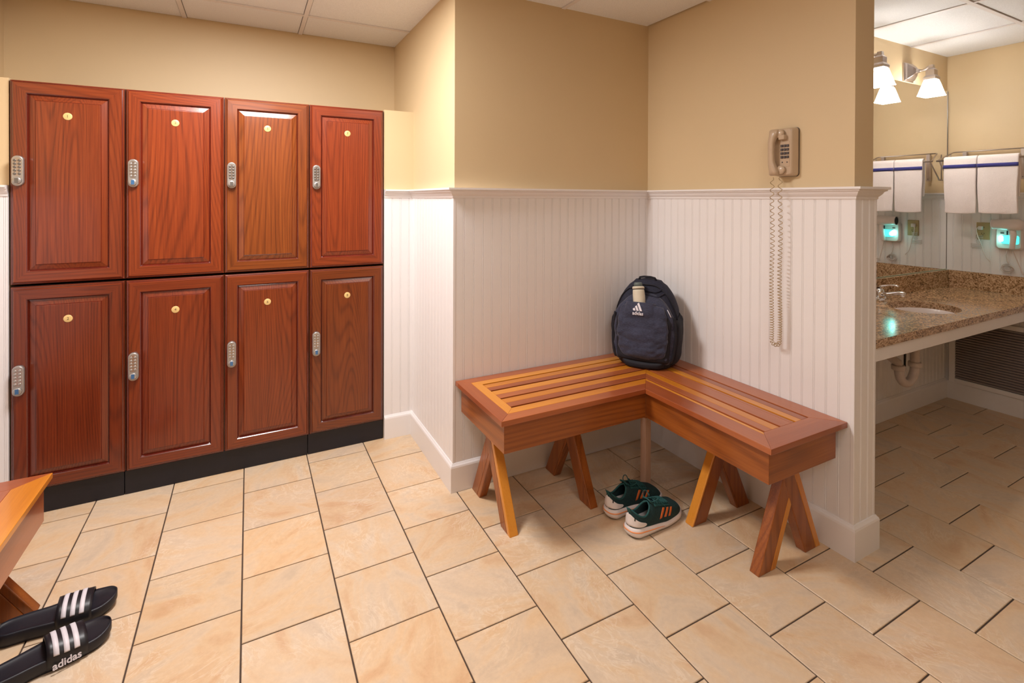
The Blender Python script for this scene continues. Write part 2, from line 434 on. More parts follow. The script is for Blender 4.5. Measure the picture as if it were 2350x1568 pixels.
# wall mouldings swept along the room's outline, mitred at the corners
def sweep(path, prof, name, mats, kinds=None):
    segs = []
    pts = [Vector((p[0], p[1])) for p in path]
    nrm = []
    for a_, b_ in zip(pts[:-1], pts[1:]):
        d = (b_ - a_).normalized(); nrm.append(Vector((d.y, -d.x)))
    ms = []
    for i in range(len(pts)):
        if i == 0: ms.append(nrm[0])
        elif i == len(pts) - 1: ms.append(nrm[-1])
        else: ms.append((nrm[i - 1] + nrm[i]) / (1 + nrm[i - 1].dot(nrm[i])))
    outs = []
    for i in range(len(pts) - 1):
        q = MB(); n = len(prof)
        r0 = [(pts[i].x + ms[i].x * o, pts[i].y + ms[i].y * o, z) for o, z in prof]
        r1 = [(pts[i + 1].x + ms[i + 1].x * o, pts[i + 1].y + ms[i + 1].y * o, z) for o, z in prof]
        q.rings([r0, r1], 0, True, True, False)
        outs.append(q.build(name if isinstance(name, str) else name[i], mats))
        struct(outs[-1])
    return outs
OUT1 = [(XK1 + .003, YLK), (XS, YLK), (XS, YB), (XE, YB), (XE, YE), (XE2, YE), (XE2, YM)]
RAIL = [(0, 1.427), (.012, 1.427), (.014, 1.431), (.014, 1.437), (.020, 1.443), (.025, 1.45), (.028, 1.457), (.037, 1.462), (.037, 1.466), (.045, 1.468), (.045, 1.477), (0, 1.477)]
BASE = [(0, 0), (.023, 0), (.023, .118), (.021, .126), (.016, .132), (.013, .137), (0, .137)]
sweep(OUT1, RAIL, ['trim_%d' % k for k in range(1, 7)], 'trim')
sweep(OUT1, BASE, ['baseboard_infill_right', 'baseboard_side', 'baseboard_alcove', 'baseboard_partition', 'baseboard_partition_end', 'baseboard_partition_rear'], 'trim')
sweep([(XL, YR), (XL, YLK), (XK0 - .003, YLK)], RAIL, ['trim_7', 'trim_8'], 'trim')
sweep([(XL, YR), (XL, YLK), (XK0 - .003, YLK)], BASE, ['baseboard_left', 'baseboard_infill_left'], 'trim')
sweep([(XE2, YM), (XR, YM), (XR, YR)], BASE, ['baseboard_mirror', 'baseboard_right'], 'trim')
sweep([(XR, YM - .008), (XR, YR)], RAIL, ['trim_9'], 'trim')

# beadboard: every board is its own piece
PB = .0508
def plank_mesh(z0, z1, w=PB):
    k = w / PB
    prof = [(0, 0), (0, .0070), (.0015 * k, .0095), (.0425 * k, .0095), (.0436 * k, .0074), (.0442 * k, .0074), (.0452 * k, .0092), (.0470 * k, .0099), (.0488 * k, .0092), (.0500 * k, .0074), (.0508 * k, .0070), (.0508 * k, 0)]
    q = MB(); q.prism([(x, -o) for x, o in prof], z0, z1, 'z'); return q.mesh('plank', [MT['bead']])
pm_full = plank_mesh(.13, 1.43); pm_low = plank_mesh(.13, .79); pm_mid = plank_mesh(.93, 1.43)
def planks(parent, xa, ya, xb, yb, me, start=0, zz=(.13, 1.43)):
    a_ = Vector((xa, ya)); b_ = Vector((xb, yb)); d = (b_ - a_); Ln = d.length; d.normalize()
    rz = math.atan2(d.y, d.x); s = 0
    while s < Ln - .002:
        wd = min(PB, Ln - s)
        mm = me if wd > PB - .001 else plank_mesh(zz[0], zz[1], wd)
        o = link('plank', mm, parent, loc=(a_.x + d.x * s, a_.y + d.y * s, 0)); o.rotation_euler = (0, 0, rz)
        s += PB
planks(W['infr'], XK1 + .003, YLK, XS, YLK, pm_full)
planks(W['side'], XS, YLK, XS, YB - .0095, pm_full)
planks(W['bench'], XS, YB, XE, YB, pm_full)
planks(W['part'], XE, YB, XE, YE - .0095, pm_full)
planks(W['part'], XE - .0095, YE, XE2 + .0095, YE, pm_full)
planks(W['part'], XE2, YE - .0095, XE2, YM, pm_full)
planks(W['mirror'], XE2, YM, XR, YM, pm_low, zz=(.13, .79))
planks(W['right'], XR, YM, XR, 0, pm_full)
planks(W['infl'], XL, YLK, XK0 - .003, YLK, pm_full)
planks(W['left'], XL, .6, XL, YLK, pm_full)

for nm, x_, y_ in (('side', XS, YB), ('part', XE, YE)):
    q = MB(); q.box(x_ - .0108, x_ + .004, y_ - .0108, y_ + .004, .13, 1.43); q.build('corner_strip', 'bead', W[nm], bevel=.002)
q = MB(); q.box(XE2 - .004, XE2 + .0108, YE - .0108, YE + .004, .13, 1.43); q.build('corner_strip', 'bead', W['part'], bevel=.002)
# ------------------------------------------------------------------ ceiling lights
for k, (x, y, p) in enumerate(TROFFERS):
    lab = ['square ceiling light panel in front of the lockers', 'added square fill light panel above the middle of the room', 'added square fill light panel behind the viewer on the left'][k]
    t = thing('ceiling_light', lab, 'light', (x, y, CEIL), 0, 'ceiling light panels')
    q = MB(); q.box(-.3, .3, -.3, -.27, -.004, .01); q.box(-.3, .3, .27, .3, -.004, .01); q.box(-.3, -.27, -.27, .27, -.004, .01); q.box(.27, .3, -.27, .27, -.004, .01)
    q.build('frame', 'ceilbar', t)
    q = MB(); q.box(-.27, .27, -.27, .27, .001, .008); q.build('diffuser', 'diffuser', t)

# ------------------------------------------------------------------ lockers
UW = (XK1 - XK0) / 4
YD = 2.955                       # door face
def rect(x0, x1, z0, z1, ins, y): return [(x0 + ins, y, z0 + ins), (x1 - ins, y, z0 + ins), (x1 - ins, y, z1 - ins), (x0 + ins, y, z1 - ins)]
def ringfaces(q, rs, mats, dark=()):
    for k in range(len(rs) - 1):
        a_, b_ = rs[k], rs[k + 1]
        for i in range(4):
            j = (i + 1) % 4
            q.add([a_[i], a_[j], b_[j], b_[i]], [(0, 1, 2, 3)], 2 if k in dark else mats[i % 2])
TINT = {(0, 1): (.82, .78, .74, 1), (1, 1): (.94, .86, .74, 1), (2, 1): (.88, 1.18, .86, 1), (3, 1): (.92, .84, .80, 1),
        (0, 0): (.66, .58, .56, 1), (1, 0): (.76, .66, .6, 1), (2, 0): (.78, .78, .66, 1), (3, 0): (.68, .80, .66, 1)}  # hue differs by door; the lower row's dimmer light is painted into its tint
lock_proto = None
def make_lock(parent, x, z, blue, tint):
    lk = MB()
    n = 20
    def stad(w_, h_, y):
        r = w_ / 2; pts = []
        for i in range(n):
            a_ = pi * i / (n - 1); pts.append((r * cos(a_), y, h_ / 2 - r + r * sin(a_)))
        for i in range(n):
            a_ = pi + pi * i / (n - 1); pts.append((r * cos(a_), y, -h_ / 2 + r + r * sin(a_)))
        return pts
    lk.rings([stad(.041, .134, 0), stad(.041, .134, -.012), stad(.038, .131, -.0165), stad(.034, .127, -.018)], 0, True, True, True)
    o = lk.build('lock', 'lock', parent, loc=(x, YD - .0002, z))
    kp = MB()
    for r in range(5):
        for s in (-1, 1):
            mx = Matrix.Translation((s * .0075, -.018, .045 - r * .0145)) @ Matrix.Rotation(pi / 2, 4, 'X')
            kp.lathe([(.0058, -.001), (.0058, .0015), (.004, .0024), (0.0005, .0026)], 10, 0, mx)
    kp.build('keypad', 'lockdark' if not blue else 'lock', o)
    dk = MB()
    dk.rings([stad(.029, .078, -.0178), stad(.029, .078, -.0183)], 0, True, True, False, Matrix.Translation((0, 0, .017)))
    dk.build('keypad_plate', 'nickel', o)
    kb = MB()
    mx = Matrix.Translation((0, -.018, -.043)) @ Matrix.Rotation(pi / 2, 4, 'X')
    kb.lathe([(.0155, 0), (.0155, .006), (.0135, .008), (.0005, .0085)], 20, 0, mx)
    kb.build('knob', 'lock', o)
    wd = MB(); wd.box(-.0065, .0065, -.0275, -.026, -.054, -.032)
    wd.build('knob_window', 'blue' if blue else 'lockdark', o, bevel=.002)
names = [['far left upper', 'second upper', 'third upper', 'far right upper'], ['far left lower', 'second lower', 'third lower', 'far right lower']]
labs = {(0, 1): 'cherry-stained wooden locker at the upper left corner of the bank, beside the tan wall strip',
        (1, 1): 'bright red-brown wooden locker in the upper row, second from the left',
        (2, 1): 'orange-brown oak-grained locker in the upper row, third from the left, palest door',
        (3, 1): 'plain red wooden locker at the upper right corner of the bank',
        (0, 0): 'shade-tinted cherry wooden locker in the lower row behind the end of the left bench',
        (1, 0): 'shade-tinted red wooden locker in the lower row, second from the left',
        (2, 0): 'shade-tinted brown-red wooden locker in the lower row, third from the left',
        (3, 0): 'shade-tinted grained wooden locker at the lower right corner of the bank, beside white beadboard'}
NUM = {(0, 1): '1', (0, 0): '2', (1, 1): '3', (1, 0): '4', (2, 1): '5', (2, 0): '6', (3, 1): '7', (3, 0): '8'}
for (c_, r_), lab in labs.items():
    z0, z1 = ((1.036, 1.943) if r_ else (.114, 1.029))
    x0 = XK0 + UW * c_; xc = x0 + UW / 2
    t = thing('locker', lab, 'locker', (xc, 0, z0), 0, 'wooden lockers in two rows')
    h = z1 - z0; hw = UW / 2
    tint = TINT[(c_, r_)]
    q = MB(); q.box(-hw + .001, hw - .001, YD + .022, 3.40, 0 + .001, h - .001)
    q.build('carcass', 'cherry_v', t, color=(.5, .4, .35, 1))
    q = MB()
    A = (-hw + .004, hw - .004, .003, h - .003)
    rs = [rect(*A, 0, YD + .021), rect(*A, 0, YD + .010), rect(*A, .003, YD + .007), rect(*A, .008, YD + .005), rect(*A, .012, YD), rect(*A, .054, YD), rect(*A, .057, YD + .003), rect(*A, .059, YD + .008), rect(*A, .0605, YD + .011)]
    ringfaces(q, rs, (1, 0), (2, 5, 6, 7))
    q.add(rs[0], [(0, 1, 2, 3)], 0)
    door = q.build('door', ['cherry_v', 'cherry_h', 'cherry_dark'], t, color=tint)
    q = MB()
    rs = [rect(*A, .0605, YD + .0115), rect(*A, .063, YD + .0108), rect(*A, .084, YD + .004), rect(*A, .086, YD + .0015), rect(*A, .088, YD + .001)]
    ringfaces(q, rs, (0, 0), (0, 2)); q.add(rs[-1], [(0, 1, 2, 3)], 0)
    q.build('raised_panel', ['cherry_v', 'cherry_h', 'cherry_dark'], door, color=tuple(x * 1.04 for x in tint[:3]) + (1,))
    make_lock(t, -hw + .034, (1.54 if r_ else .618) - z0, not (r_ == 1 and c_ != 1), tint)
    q = MB()
    mx = Matrix.Translation((-hw + .2, YD + .001, (1.792 if r_ else .872) - z0)) @ Matrix.Rotation(pi / 2, 4, 'X')
    q.lathe([(.0168, 0), (.0168, .0012), (.015, .002), (.0005, .002)], 28, 0, mx)
    npl = q.build('number_plate', 'brass', t)
    me = text_mesh(NUM[(c_, r_)], .017, mx @ Matrix.Translation((0, 0, .0022)), .0003)
    me.materials.clear(); me.materials.append(MT['ink']); link('number', me, npl)
for k, (xa, xb, lab) in enumerate([(XK0, -.527, 'short black toe kick board under the left end of the lockers'), (-.526, .288, 'long black toe kick board under the middle lockers'), (.289, XK1, 'short black toe kick board under the right end of the lockers')]):
    q = MB(); q.box(xa + .001, xb - .001, 2.975, 3.0, 0.001, .113)
    tag(q.build('toe_kick', 'toe', bevel=.001), lab, 'toe kick', 'toe kick boards under the lockers')

# ------------------------------------------------------------------ corner bench
BT = .537
q_wallX, q_wallY = XE - .012, YB - .012      # inner faces it stands against
XI, YI = 1.640, 1.772                        # inner corner of the top
XA, YA = .888, 1.135                         # left end, near end
bench = thing('corner_bench', 'L-shaped varnished wooden slatted bench in the alcove corner under the backpack', 'bench', (1.64, 1.77, 0))
BO = Vector((-1.64, -1.77, 0))
def bpart(pts, z0, z1, name, mat, bevel=.0015, parent=bench, O=BO):
    q = MB(); q.prism([(p[0] + O.x, p[1] + O.y) for p in pts], z0, z1, 'z')
    return q.build(name, mat, parent, bevel=bevel)
WL, WR = q_wallY - YI, q_wallX - XI          # arm depths
def LY(s): return q_wallY - s * WL           # s 0 = wall, 1 = room edge
def RXx(s): return q_wallX - s * WR
def mitre(s): return (RXx(s), LY(s))
GAP = .011
# strips: (s near, s far, kind left, kind right)
fr = .105 / WL
# frame: outer red board and inner gold board, near / end / wall sides
e = .0
def stripL(s0, s1, x0, x1, mat, name='slat', zt=BT):   # left arm, x0,x1 = left end x at s0,s1
    return bpart([(x0, LY(s0)), mitre(s0), mitre(s1), (x1, LY(s1))], zt - .022, zt, name, mat)
def stripR(s0, s1, y0, y1, mat, name='slat', zt=BT):
    return bpart([(RXx(s0), y0), mitre(s0), mitre(s1), (RXx(s1), y1)], zt - .022, zt, name, mat)
f1, f2 = .112, .205      # outer board, inner board fractions
def endx(s):  # left-end inner line of the frame at mitre
    return 0
ex1, ex2 = .058, .1
# left arm frame
stripL(1.0, 1 - f1, XA, XA + ex1, 'red_x', 'frame_board')
stripL(1 - f1, 1 - f2, XA + ex1, XA + ex2, 'gold_x', 'frame_board')
stripL(0, f1, XA, XA + ex1, 'red_x', 'frame_board')
stripL(f1, f2 - .01, XA + ex1, XA + ex2, 'gold_x', 'frame_board')
bpart([(XA, LY(1)), (XA + ex1, LY(1 - f1)), (XA + ex1, LY(f1)), (XA, LY(0))], BT - .022, BT, 'end_board', 'red_y')
bpart([(XA + ex1, LY(1 - f1)), (XA + ex2, LY(1 - f2)), (XA + ex2, LY(f2 - .01)), (XA + ex1, LY(f1))], BT - .022, BT, 'end_board', 'gold_y')
# right arm frame
yd = YA + ex2 * (1 - .03 / f2)
stripR(1.0, 1 - f2 + .03, YA, yd, 'red_y', 'frame_board')
stripR(1 - f2 + .03, 1 - f2, yd, YA + ex2, 'gold_y', 'frame_board')
stripR(0, f2 - .01, YA, YA + ex2, 'red_y', 'frame_board')
bpart([(RXx(1), YA), (RXx(0), YA), (RXx(f2 - .01), YA + ex2), (RXx(1 - f2), YA + ex2)], BT - .022, BT, 'end_board', 'red_x')
# slats: three pairs per arm, a red and a gold lath glued side by side
s_lo, s_hi = f2 - .01, 1 - f2
n = 3; gs = GAP / WL
pitch = (s_hi - s_lo) / n
for k in range(n):
    sa = s_hi - k * pitch - gs; sb = s_hi - (k + 1) * pitch + (gs if k == n - 1 else 0)
    smid = (sa + sb) / 2
    stripL(sa, smid, XA + ex2, XA + ex2, 'red_x'); stripL(smid, sb, XA + ex2, XA + ex2, 'gold_x')
    kr = [('red_y', 'gold_y', .5), ('red_y', 'red_y', .8), ('gold_y', 'red_y', .5)][k]
    sm = sa + (sb - sa) * kr[2]
    stripR(sa, sm, YA + ex2, YA + ex2, kr[0]); stripR(sm, sb, YA + ex2, YA + ex2, kr[1])
# aprons
AZ0, AZ1 = .388, BT - .0225; ai = .028; at = .024
xi2, yi2 = XI + ai, YI + ai
xa2, ya2 = XA + .026, YA + ai
bpart([(xa2, yi2), (xi2, yi2), (xi2, yi2 + at), (xa2 + at, yi2 + at)], AZ0, AZ1, 'apron', 'mid_x')
bpart([(xi2, yi2), (xi2, ya2), (xi2 + at, ya2 + at), (xi2 + at, yi2)], AZ0, AZ1, 'apron', 'mid_y')
bpart([(xa2, yi2), (xa2 + at, yi2 + at), (xa2 + at, q_wallY - .012), (xa2, q_wallY - .012)], AZ0, AZ1, 'apron', 'mid_y')
bpart([(xi2, ya2), (q_wallX - .03, ya2), (q_wallX - .03, ya2 + at), (xi2 + at, ya2 + at)], AZ0, AZ1, 'apron', 'mid_x')
bpart([(xa2 + at, q_wallY - .036), (q_wallX - .02, q_wallY - .036), (q_wallX - .02, q_wallY - .012), (xa2 + at, q_wallY - .012)], AZ0 + .02, AZ1, 'apron', 'mid_x')
bpart([(q_wallX - .036, ya2 + at), (q_wallX - .012, ya2 + at), (q_wallX - .012, q_wallY - .036), (q_wallX - .036, q_wallY - .036)], AZ0 + .02, AZ1, 'apron', 'mid_y')
# cross legs: two boards crossing
def xleg(parent, O, along, pos, f0, f1, ztop, th=.042, wd=.078, gold=-1, zc=.285, gf=.42, gset=(0, 1), front=0):
    """two boards crossing; along 'x': they splay in y, 'y': they splay in x; f0, f1 = foot centres;
    each board is a brown lath with a gold lath glued along the side given by gold"""
    mid = (f0 + f1) / 2
    for s in (0, 1):
        a0 = f0 if s == 0 else f1
        k_ = (mid - a0) / zc
        hx_ = a0 + k_ * ztop
        hw_ = wd / 2 * sqrt(1 + k_ * k_)
        for part in (0, 1):
            lo_, hi_ = -hw_, hw_
            cut = -hw_ + 2 * hw_ * gf if gold < 0 else hw_ - 2 * hw_ * gf
            if part == 0: (lo_, hi_) = (cut, hw_) if gold < 0 else (-hw_, cut)
            else: (lo_, hi_) = (-hw_, cut) if gold < 0 else (cut, hw_)
            pts = [(a0 + lo_, 0), (a0 + hi_, 0), (hx_ + hi_, ztop), (hx_ + lo_, ztop)]
            q = MB()
            if along == 'x': q.prism([(p[0] + O.y, p[1] + O.z) for p in pts], pos + O.x + .0008 * (s != front), pos + th + O.x - .0006 * s, 'x')
            else: q.prism([(p[0] + O.x, p[1] + O.z) for p in pts], pos + O.y + .0008 * (s != front), pos + th + O.y - .0006 * s, 'y')
            if part == 0: lg = q.build('leg', 'mid_z', parent, bevel=.003)
            else: q.build('glued_strip', 'gold_z' if s in gset else 'mid_z', lg, bevel=.003)
xleg(bench, BO, 'x', .968, 1.893, 2.212, AZ1, gold=-1, gf=.3, gset=(0,), zc=.32)
xleg(bench, BO, 'x', 1.385, 1.893, 2.205, AZ1, gold=-1, gf=.12, gset=(), zc=.32)
xleg(bench, BO, 'y', 1.222, 1.748, 2.035, AZ1, gold=1, wd=.092, zc=.335, gf=.3, front=1)
xleg(bench, BO, 'y', 1.545, 1.745, 2.035, AZ1, gold=-1, gf=.12, gset=(0,), zc=.305)
q = MB(); q.box(-.018, .018, -.018, .018, 0, AZ0 + .0); pst = q.build('post', 'raw_post', bench, bevel=.002, loc=(xi2 + .075 - 1.64, yi2 + .08 - 1.77, 0))
q = MB(); q.box(-.022, .022, -.022, .022, 0, .12); q.build('post_block', 'mid_z', bench, bevel=.002, loc=(xi2 + .075 - 1.64, yi2 + .08 - 1.77, AZ0 - .04))

# ------------------------------------------------------------------ left bench (only its end is in view)
BT2 = .42; XR2, YF2 = -.633, 2.39; XL2 = XL + .012; YN2 = .75
lb = thing('wooden_bench', 'varnished wooden slatted bench cut off by the left picture edge', 'bench', (XL2, YN2, 0))
LO = Vector((-XL2, -YN2, 0))
def lpart(pts, z0, z1, name, mat, bevel=.0015): return bpart(pts, z0, z1, name, mat, bevel, lb, LO)
fw = .09
lpart([(XR2, YN2), (XR2, YF2), (XR2 - fw, YF2 - .075), (XR2 - fw, YN2 + fw)], BT2 - .02, BT2, 'frame_board', 'gold_y')
lpart([(XL2, YF2), (XR2, YF2), (XR2 - fw, YF2 - .075), (XL2 + fw, YF2 - .075)], BT2 - .02, BT2, 'end_board', 'red_x')
lpart([(XL2, YN2), (XL2 + fw, YN2 + fw), (XL2 + fw, YF2 - .075), (XL2, YF2)], BT2 - .02, BT2, 'frame_board', 'red_y')
lpart([(XL2, YN2), (XR2, YN2), (XR2 - fw, YN2 + fw), (XL2 + fw, YN2 + fw)], BT2 - .02, BT2, 'end_board', 'red_x')
xx = XL2 + fw + .008
sw = (XR2 - fw - xx - .008 * 2) / 3
for k in range(3):
    lpart([(xx, YN2 + fw), (xx + sw / 2, YN2 + fw), (xx + sw / 2, YF2 - .075), (xx, YF2 - .075)], BT2 - .02, BT2, 'slat', 'gold_y')
    lpart([(xx + sw / 2, YN2 + fw), (xx + sw, YN2 + fw), (xx + sw, YF2 - .075), (xx + sw / 2, YF2 - .075)], BT2 - .02, BT2, 'slat', 'red_y')
    xx += sw + .008
az0, az1 = BT2 - .165, BT2 - .0205
xr3, yf3 = XR2 - .022, YF2 - .01
lpart([(xr3 - .024, YN2 + .02), (xr3, YN2 + .02), (xr3, yf3), (xr3 - .024, yf3 - .024)], az0, az1, 'apron', 'red_y')
lpart([(XL2 + .01, yf3 - .024), (xr3 - .024, yf3 - .024), (xr3, yf3), (XL2 + .01, yf3)], az0, az1, 'apron', 'red_x')
lpart([(XL2 + .01, YN2 + .02), (XL2 + .034, YN2 + .02), (XL2 + .034, yf3 - .024), (XL2 + .01, yf3 - .024)], az0, az1, 'apron', 'red_y')
lpart([(XL2 + .034, YN2 + .02), (xr3 - .024, YN2 + .02), (xr3 - .024, YN2 + .044), (XL2 + .034, YN2 + .044)], az0, az1, 'apron', 'red_x')
xleg(lb, LO, 'y', 2.262, XL2 + .08, XR2 - .055, az1, gold=1, zc=.25, gf=.3, gset=())
xleg(lb, LO, 'y', .87, XL2 + .08, XR2 - .055, az1, gold=1, zc=.25, gf=.3, gset=())

# ------------------------------------------------------------------ slide sandals
def make_slide(label, toe, heel, flip, text, group):
    toe = Vector(toe); heel = Vector(heel); d = toe - heel; Ln = d.length
    t = thing('slide_sandal', label, 'sandal', (heel.x, heel.y, 0), math.atan2(d.y, d.x), group)
    def hwid(u, sd):    # half width on side sd (+1 = local +y)
        base = .036 + .017 * (1 - cos(pi * min(1, u * 1.35))) / 2
        e_ = 1.0
        if u < .13: e_ = sqrt(max(0, 1 - ((.13 - u) / .13) ** 2.2))
        if u > .78: e_ = max(0, 1 - ((u - .78) / .22) ** 2.4) ** .5
        w_ = base * e_
        if sd * flip > 0: w_ += .004 * sin(pi * min(1, max(0, (u - .3) / .6)))   # outer bulge
        else: w_ -= .008 * exp(-((u - .45) / .14) ** 2)
        return max(w_, .001)
    us = [0] + [.5 - .5 * cos(pi * k / 40) for k in range(1, 40)] + [1]
    def ztop(u, v):   # footbed height ; v in -1..1
        z = .030 + .008 * (1 - u) + .010 * max(0, (u - .86) / .14) ** 1.5
        rim = abs(v) ** 4 * .007
        return z + rim
    q = MB(); nv = 12
    def topf(i, j):
        u = us[i]; v = -1 + 2 * j / nv
        y = hwid(u, 1) * v if v > 0 else hwid(u, -1) * v
        return (Ln * u, y, ztop(u, v))
    vv = [topf(i, j) for i in range(len(us)) for j in range(nv + 1)]
    ff = [(i * (nv + 1) + j, (i + 1) * (nv + 1) + j, (i + 1) * (nv + 1) + j + 1, i * (nv + 1) + j + 1) for i in range(len(us) - 1) for j in range(nv)]
    q.add(vv, ff, 0, True)
    rim = []
    for i in range(len(us)): rim.append((us[i], 1))
    for i in range(len(us) - 1, -1, -1): rim.append((us[i], -1))
    def ring(z_of, infl):
        out = []
        for u, sd in rim:
            hy = hwid(u, sd) + infl; out.append((Ln * u + (infl if u > .5 else -infl) * (abs(u - .5) * 2) ** 6, sd * hy, z_of(u, sd)))
        return out
    q.rings([ring(lambda u, s: ztop(u, s), 0), ring(lambda u, s: ztop(u, s) - .004, .003), ring(lambda u, s: .014 + .008 * max(0, (u - .8) / .2) ** 2, .003), ring(lambda u, s: .002 + .010 * max(0, (u - .85) / .15) ** 2, -.001), ring(lambda u, s: .0 + .010 * max(0, (u - .85) / .15) ** 2, -.006)], 0, False, True, True)
    q.build('sole', 'slide', t)
    # strap: arch over the forefoot
    u0, u1 = .50, .80; th = .004
    def S(a_, b_, o=0):   # a: along foot 0..1, b: across -1..1
        u = u0 + (u1 - u0) * a_
        hy = (hwid(u, 1) if b_ > 0 else hwid(u, -1)) + .004
        ang = b_ * pi / 2
        top = .052 - .010 * a_ + .020
        zz = .012 + (top - .012) * (cos(ang) ** .62 if cos(ang) > 0 else 0)
        yy = (hy + o) * (sin(ang) if abs(b_) < 1 else (1 if b_ > 0 else -1))
        yy = (hy + o) * (1 if b_ > 0 else -1) * (abs(sin(ang)) ** .8)
        return (Ln * u, yy, zz + o * max(0, cos(ang)))
    q = MB(); q.grid(lambda a_, b_: S(a_, b_ * 2 - 1), 10, 32, 0)
    q.build('strap', 'slidestrap', t, solid=.006)
    for k in range(3):
        aa = .15 + k * .25
        q = MB(); q.grid(lambda a_, b_: S(aa + .14 * a_, -.74 + b_ * 1.44, .0042), 2, 30, 0)
        st = q.build('stripe', 'white', t, solid=.0008)
    if text:
        # lettering on the near side of the strap foot
        ang = 0
        p = Vector((Ln * .64, -(hwid(.65, -1) + .0105), .0225))
        mx = Matrix.Translation(p) @ Matrix.Rotation(radians(74), 4, 'X')
        me = text_mesh('adidas', .027, mx, .0006, .0006)
        me.materials.clear(); me.materials.append(MT['white']); link('lettering', me, t)
    return t
make_slide('black slide sandal nearest the viewer, three white stripes and lettering on its side', (-.402, 2.055), (-.695, 1.945), 1, True, 'pair of black slides')
make_slide('black slide sandal lying behind its pair, nearer the lockers, white striped strap', (-.412, 2.195), (-.715, 2.165), -1, False, 'pair of black slides')

# ------------------------------------------------------------------ running shoes
def make_shoe(label, heel, ang, flip, group):
    t = thing('running_shoe', label, 'shoe', (heel[0], heel[1], 0), ang, group)
    Ln = .318
    def cl(u): return flip * (-.010 * sin(pi * u) + .006 * u)           # centre line
    def hw(u):
        e_ = 1
        if u < .12: e_ = sqrt(max(0.0, 1 - ((.12 - u) / .12) ** 2.2))
        if u > .76: e_ = max(0, 1 - ((u - .76) / .24) ** 2.3) ** .5
        return (.036 + .016 * (1 - cos(pi * min(1, u * 1.4))) / 2 - .003 * exp(-((u - .42) / .12) ** 2)) * e_
    def zs(u): return .040 - .016 * min(1, u / .55) ** 1.3 + .006 * max(0, (u - .8) / .2) ** 2   # top of the midsole
    us = [0] + [.5 - .5 * cos(pi * k / 48) for k in range(1, 48)] + [1]
    rim = [(u, 1) for u in us] + [(u, -1) for u in us[::-1]]
    def ring(zf, infl):
        out = []
        for u, sd in rim:
            h_ = max(hw(u), .0) + infl
            ex = infl * (1 if u > .5 else -1) * (abs(u - .5) * 2) ** 5
            if u in (0, 1): h_ = .001
            out.append((Ln * u + ex, cl(u) + sd * max(h_, .001), zf(u)))
        return out
    def spring(u): return .012 * max(0, (u - .78) / .22) ** 2 + .006 * max(0, (.08 - u) / .08)
    q = MB()
    q.rings([ring(lambda u: zs(u) + .006, -.004), ring(lambda u: zs(u) + .006, .001), ring(lambda u: zs(u) - .002, .006), ring(lambda u: .5 * zs(u) + spring(u) * .5, .0075), ring(lambda u: .012 + spring(u), .005), ring(lambda u: .004 + spring(u), .001)], 0, True, True, True)
    q.build('midsole', 'foam', t)
    q = MB(); q.rings([ring(lambda u: .0045 + spring(u), .000), ring(lambda u: .0 + spring(u), -.003)], 0, True, True, True)
    q.build('outsole', 'black', t)
    # orange line round the heel
    q = MB(); pts = []
    line = [(u, -1) for u in us if u <= .52][::-1] + [(u, 1) for u in us if u <= .52]
    for u, sd in line:
        i_ = .0068; ex = -i_ * (abs(u - .5) * 2) ** 5
        h_ = max(hw(u), .0) + i_
        if u == 0: h_ = .001
        pts.append((Ln * u + ex, cl(u) + sd * h_, zs(u) * .5 + .012 - .006 * (u / .52)))
    q.tube(pts, [.0026 * (1 - .75 * (u / .52) ** 2) for u, sd in line], 6); q.build('heel_line', 'orange2', t)
    # upper
    def htop(u):
        a_ = .104 + .012 * max(0, (.07 - u) / .07)
        if u < .5: z = a_ - .022 * sin(pi * min(1, u / .42)) * (1 if u < .42 else 0)
        else: z = 0
        z = .114 - .016 * sin(pi * min(1, u / .34)) if u < .34 else .118 - (u - .34) * .105
        if u < .04: z -= .0
        if u > .76: z = min(z, .0745 - .058 * ((u - .76) / .24) ** 2.4)
        return z
    def S(u, b_, o=0):    # b -1..1 across, 0 top
        h_ = hw(u) - .001; zb = zs(u) - .001; zt = max(htop(u), zb + .004)
        ang = b_ * pi / 2
        flare = 1 + .0 * b_
        yy = h_ * (1 if b_ > 0 else -1) * abs(sin(ang)) ** (.55 + .35 * (1 - u))
        k = .95 - .33 * max(0, min(1, (u - .36) / .16)) ** 2 * (3 - 2 * max(0, min(1, (u - .36) / .16)))
        zz = zb + (zt - zb) * max(0, cos(ang)) ** k
        return Vector((Ln * u + (-.004 if u < .05 else 0) * (zz - zb) * 0, cl(u) + yy, zz))
    def Sn(u, b_, o):
        p = S(u, b_); du = S(min(1, u + .01), b_) - S(max(0, u - .01), b_); db = S(u, min(1, b_ + .02)) - S(u, max(-1, b_ - .02))
        n_ = du.cross(db)
        if n_.length < 1e-9: return p
        n_.normalize()
        c0 = Vector((p.x, cl(u), .04))
        if n_.dot(p - c0) < 0: n_ = -n_
        return p + n_ * o
    UO0, UO1 = .035, .345        # opening
    def bmin(u):               # opening half-extent in b
        if u < UO0 or u > UO1: return 0
        s_ = (u - UO0) / (UO1 - UO0)
        return .52 * sin(pi * s_) ** .6
    q = MB()
    for sd in (-1, 1):
        q.grid(lambda a_, c_: tuple(S(.002 + .996 * (.5 - .5 * cos(pi * a_)), sd * (1 - c_ * (1 - bmin(.002 + .996 * (.5 - .5 * cos(pi * a_))))))), 64, 18, 0)
    q.build('upper', 'knit', t, solid=.003)
    # collar roll
    pts = [tuple(S(UO0 + (UO1 - UO0) * k / 16, bmin(UO0 + (UO1 - UO0) * k / 16))) for k in range(17)] + [tuple(S(UO1 - (UO1 - UO0) * k / 16, -bmin(UO1 - (UO1 - UO0) * k / 16))) for k in range(1, 17)]
    q = MB(); q.tube(pts, .0042, 8); q.build('collar', 'knit2', t)
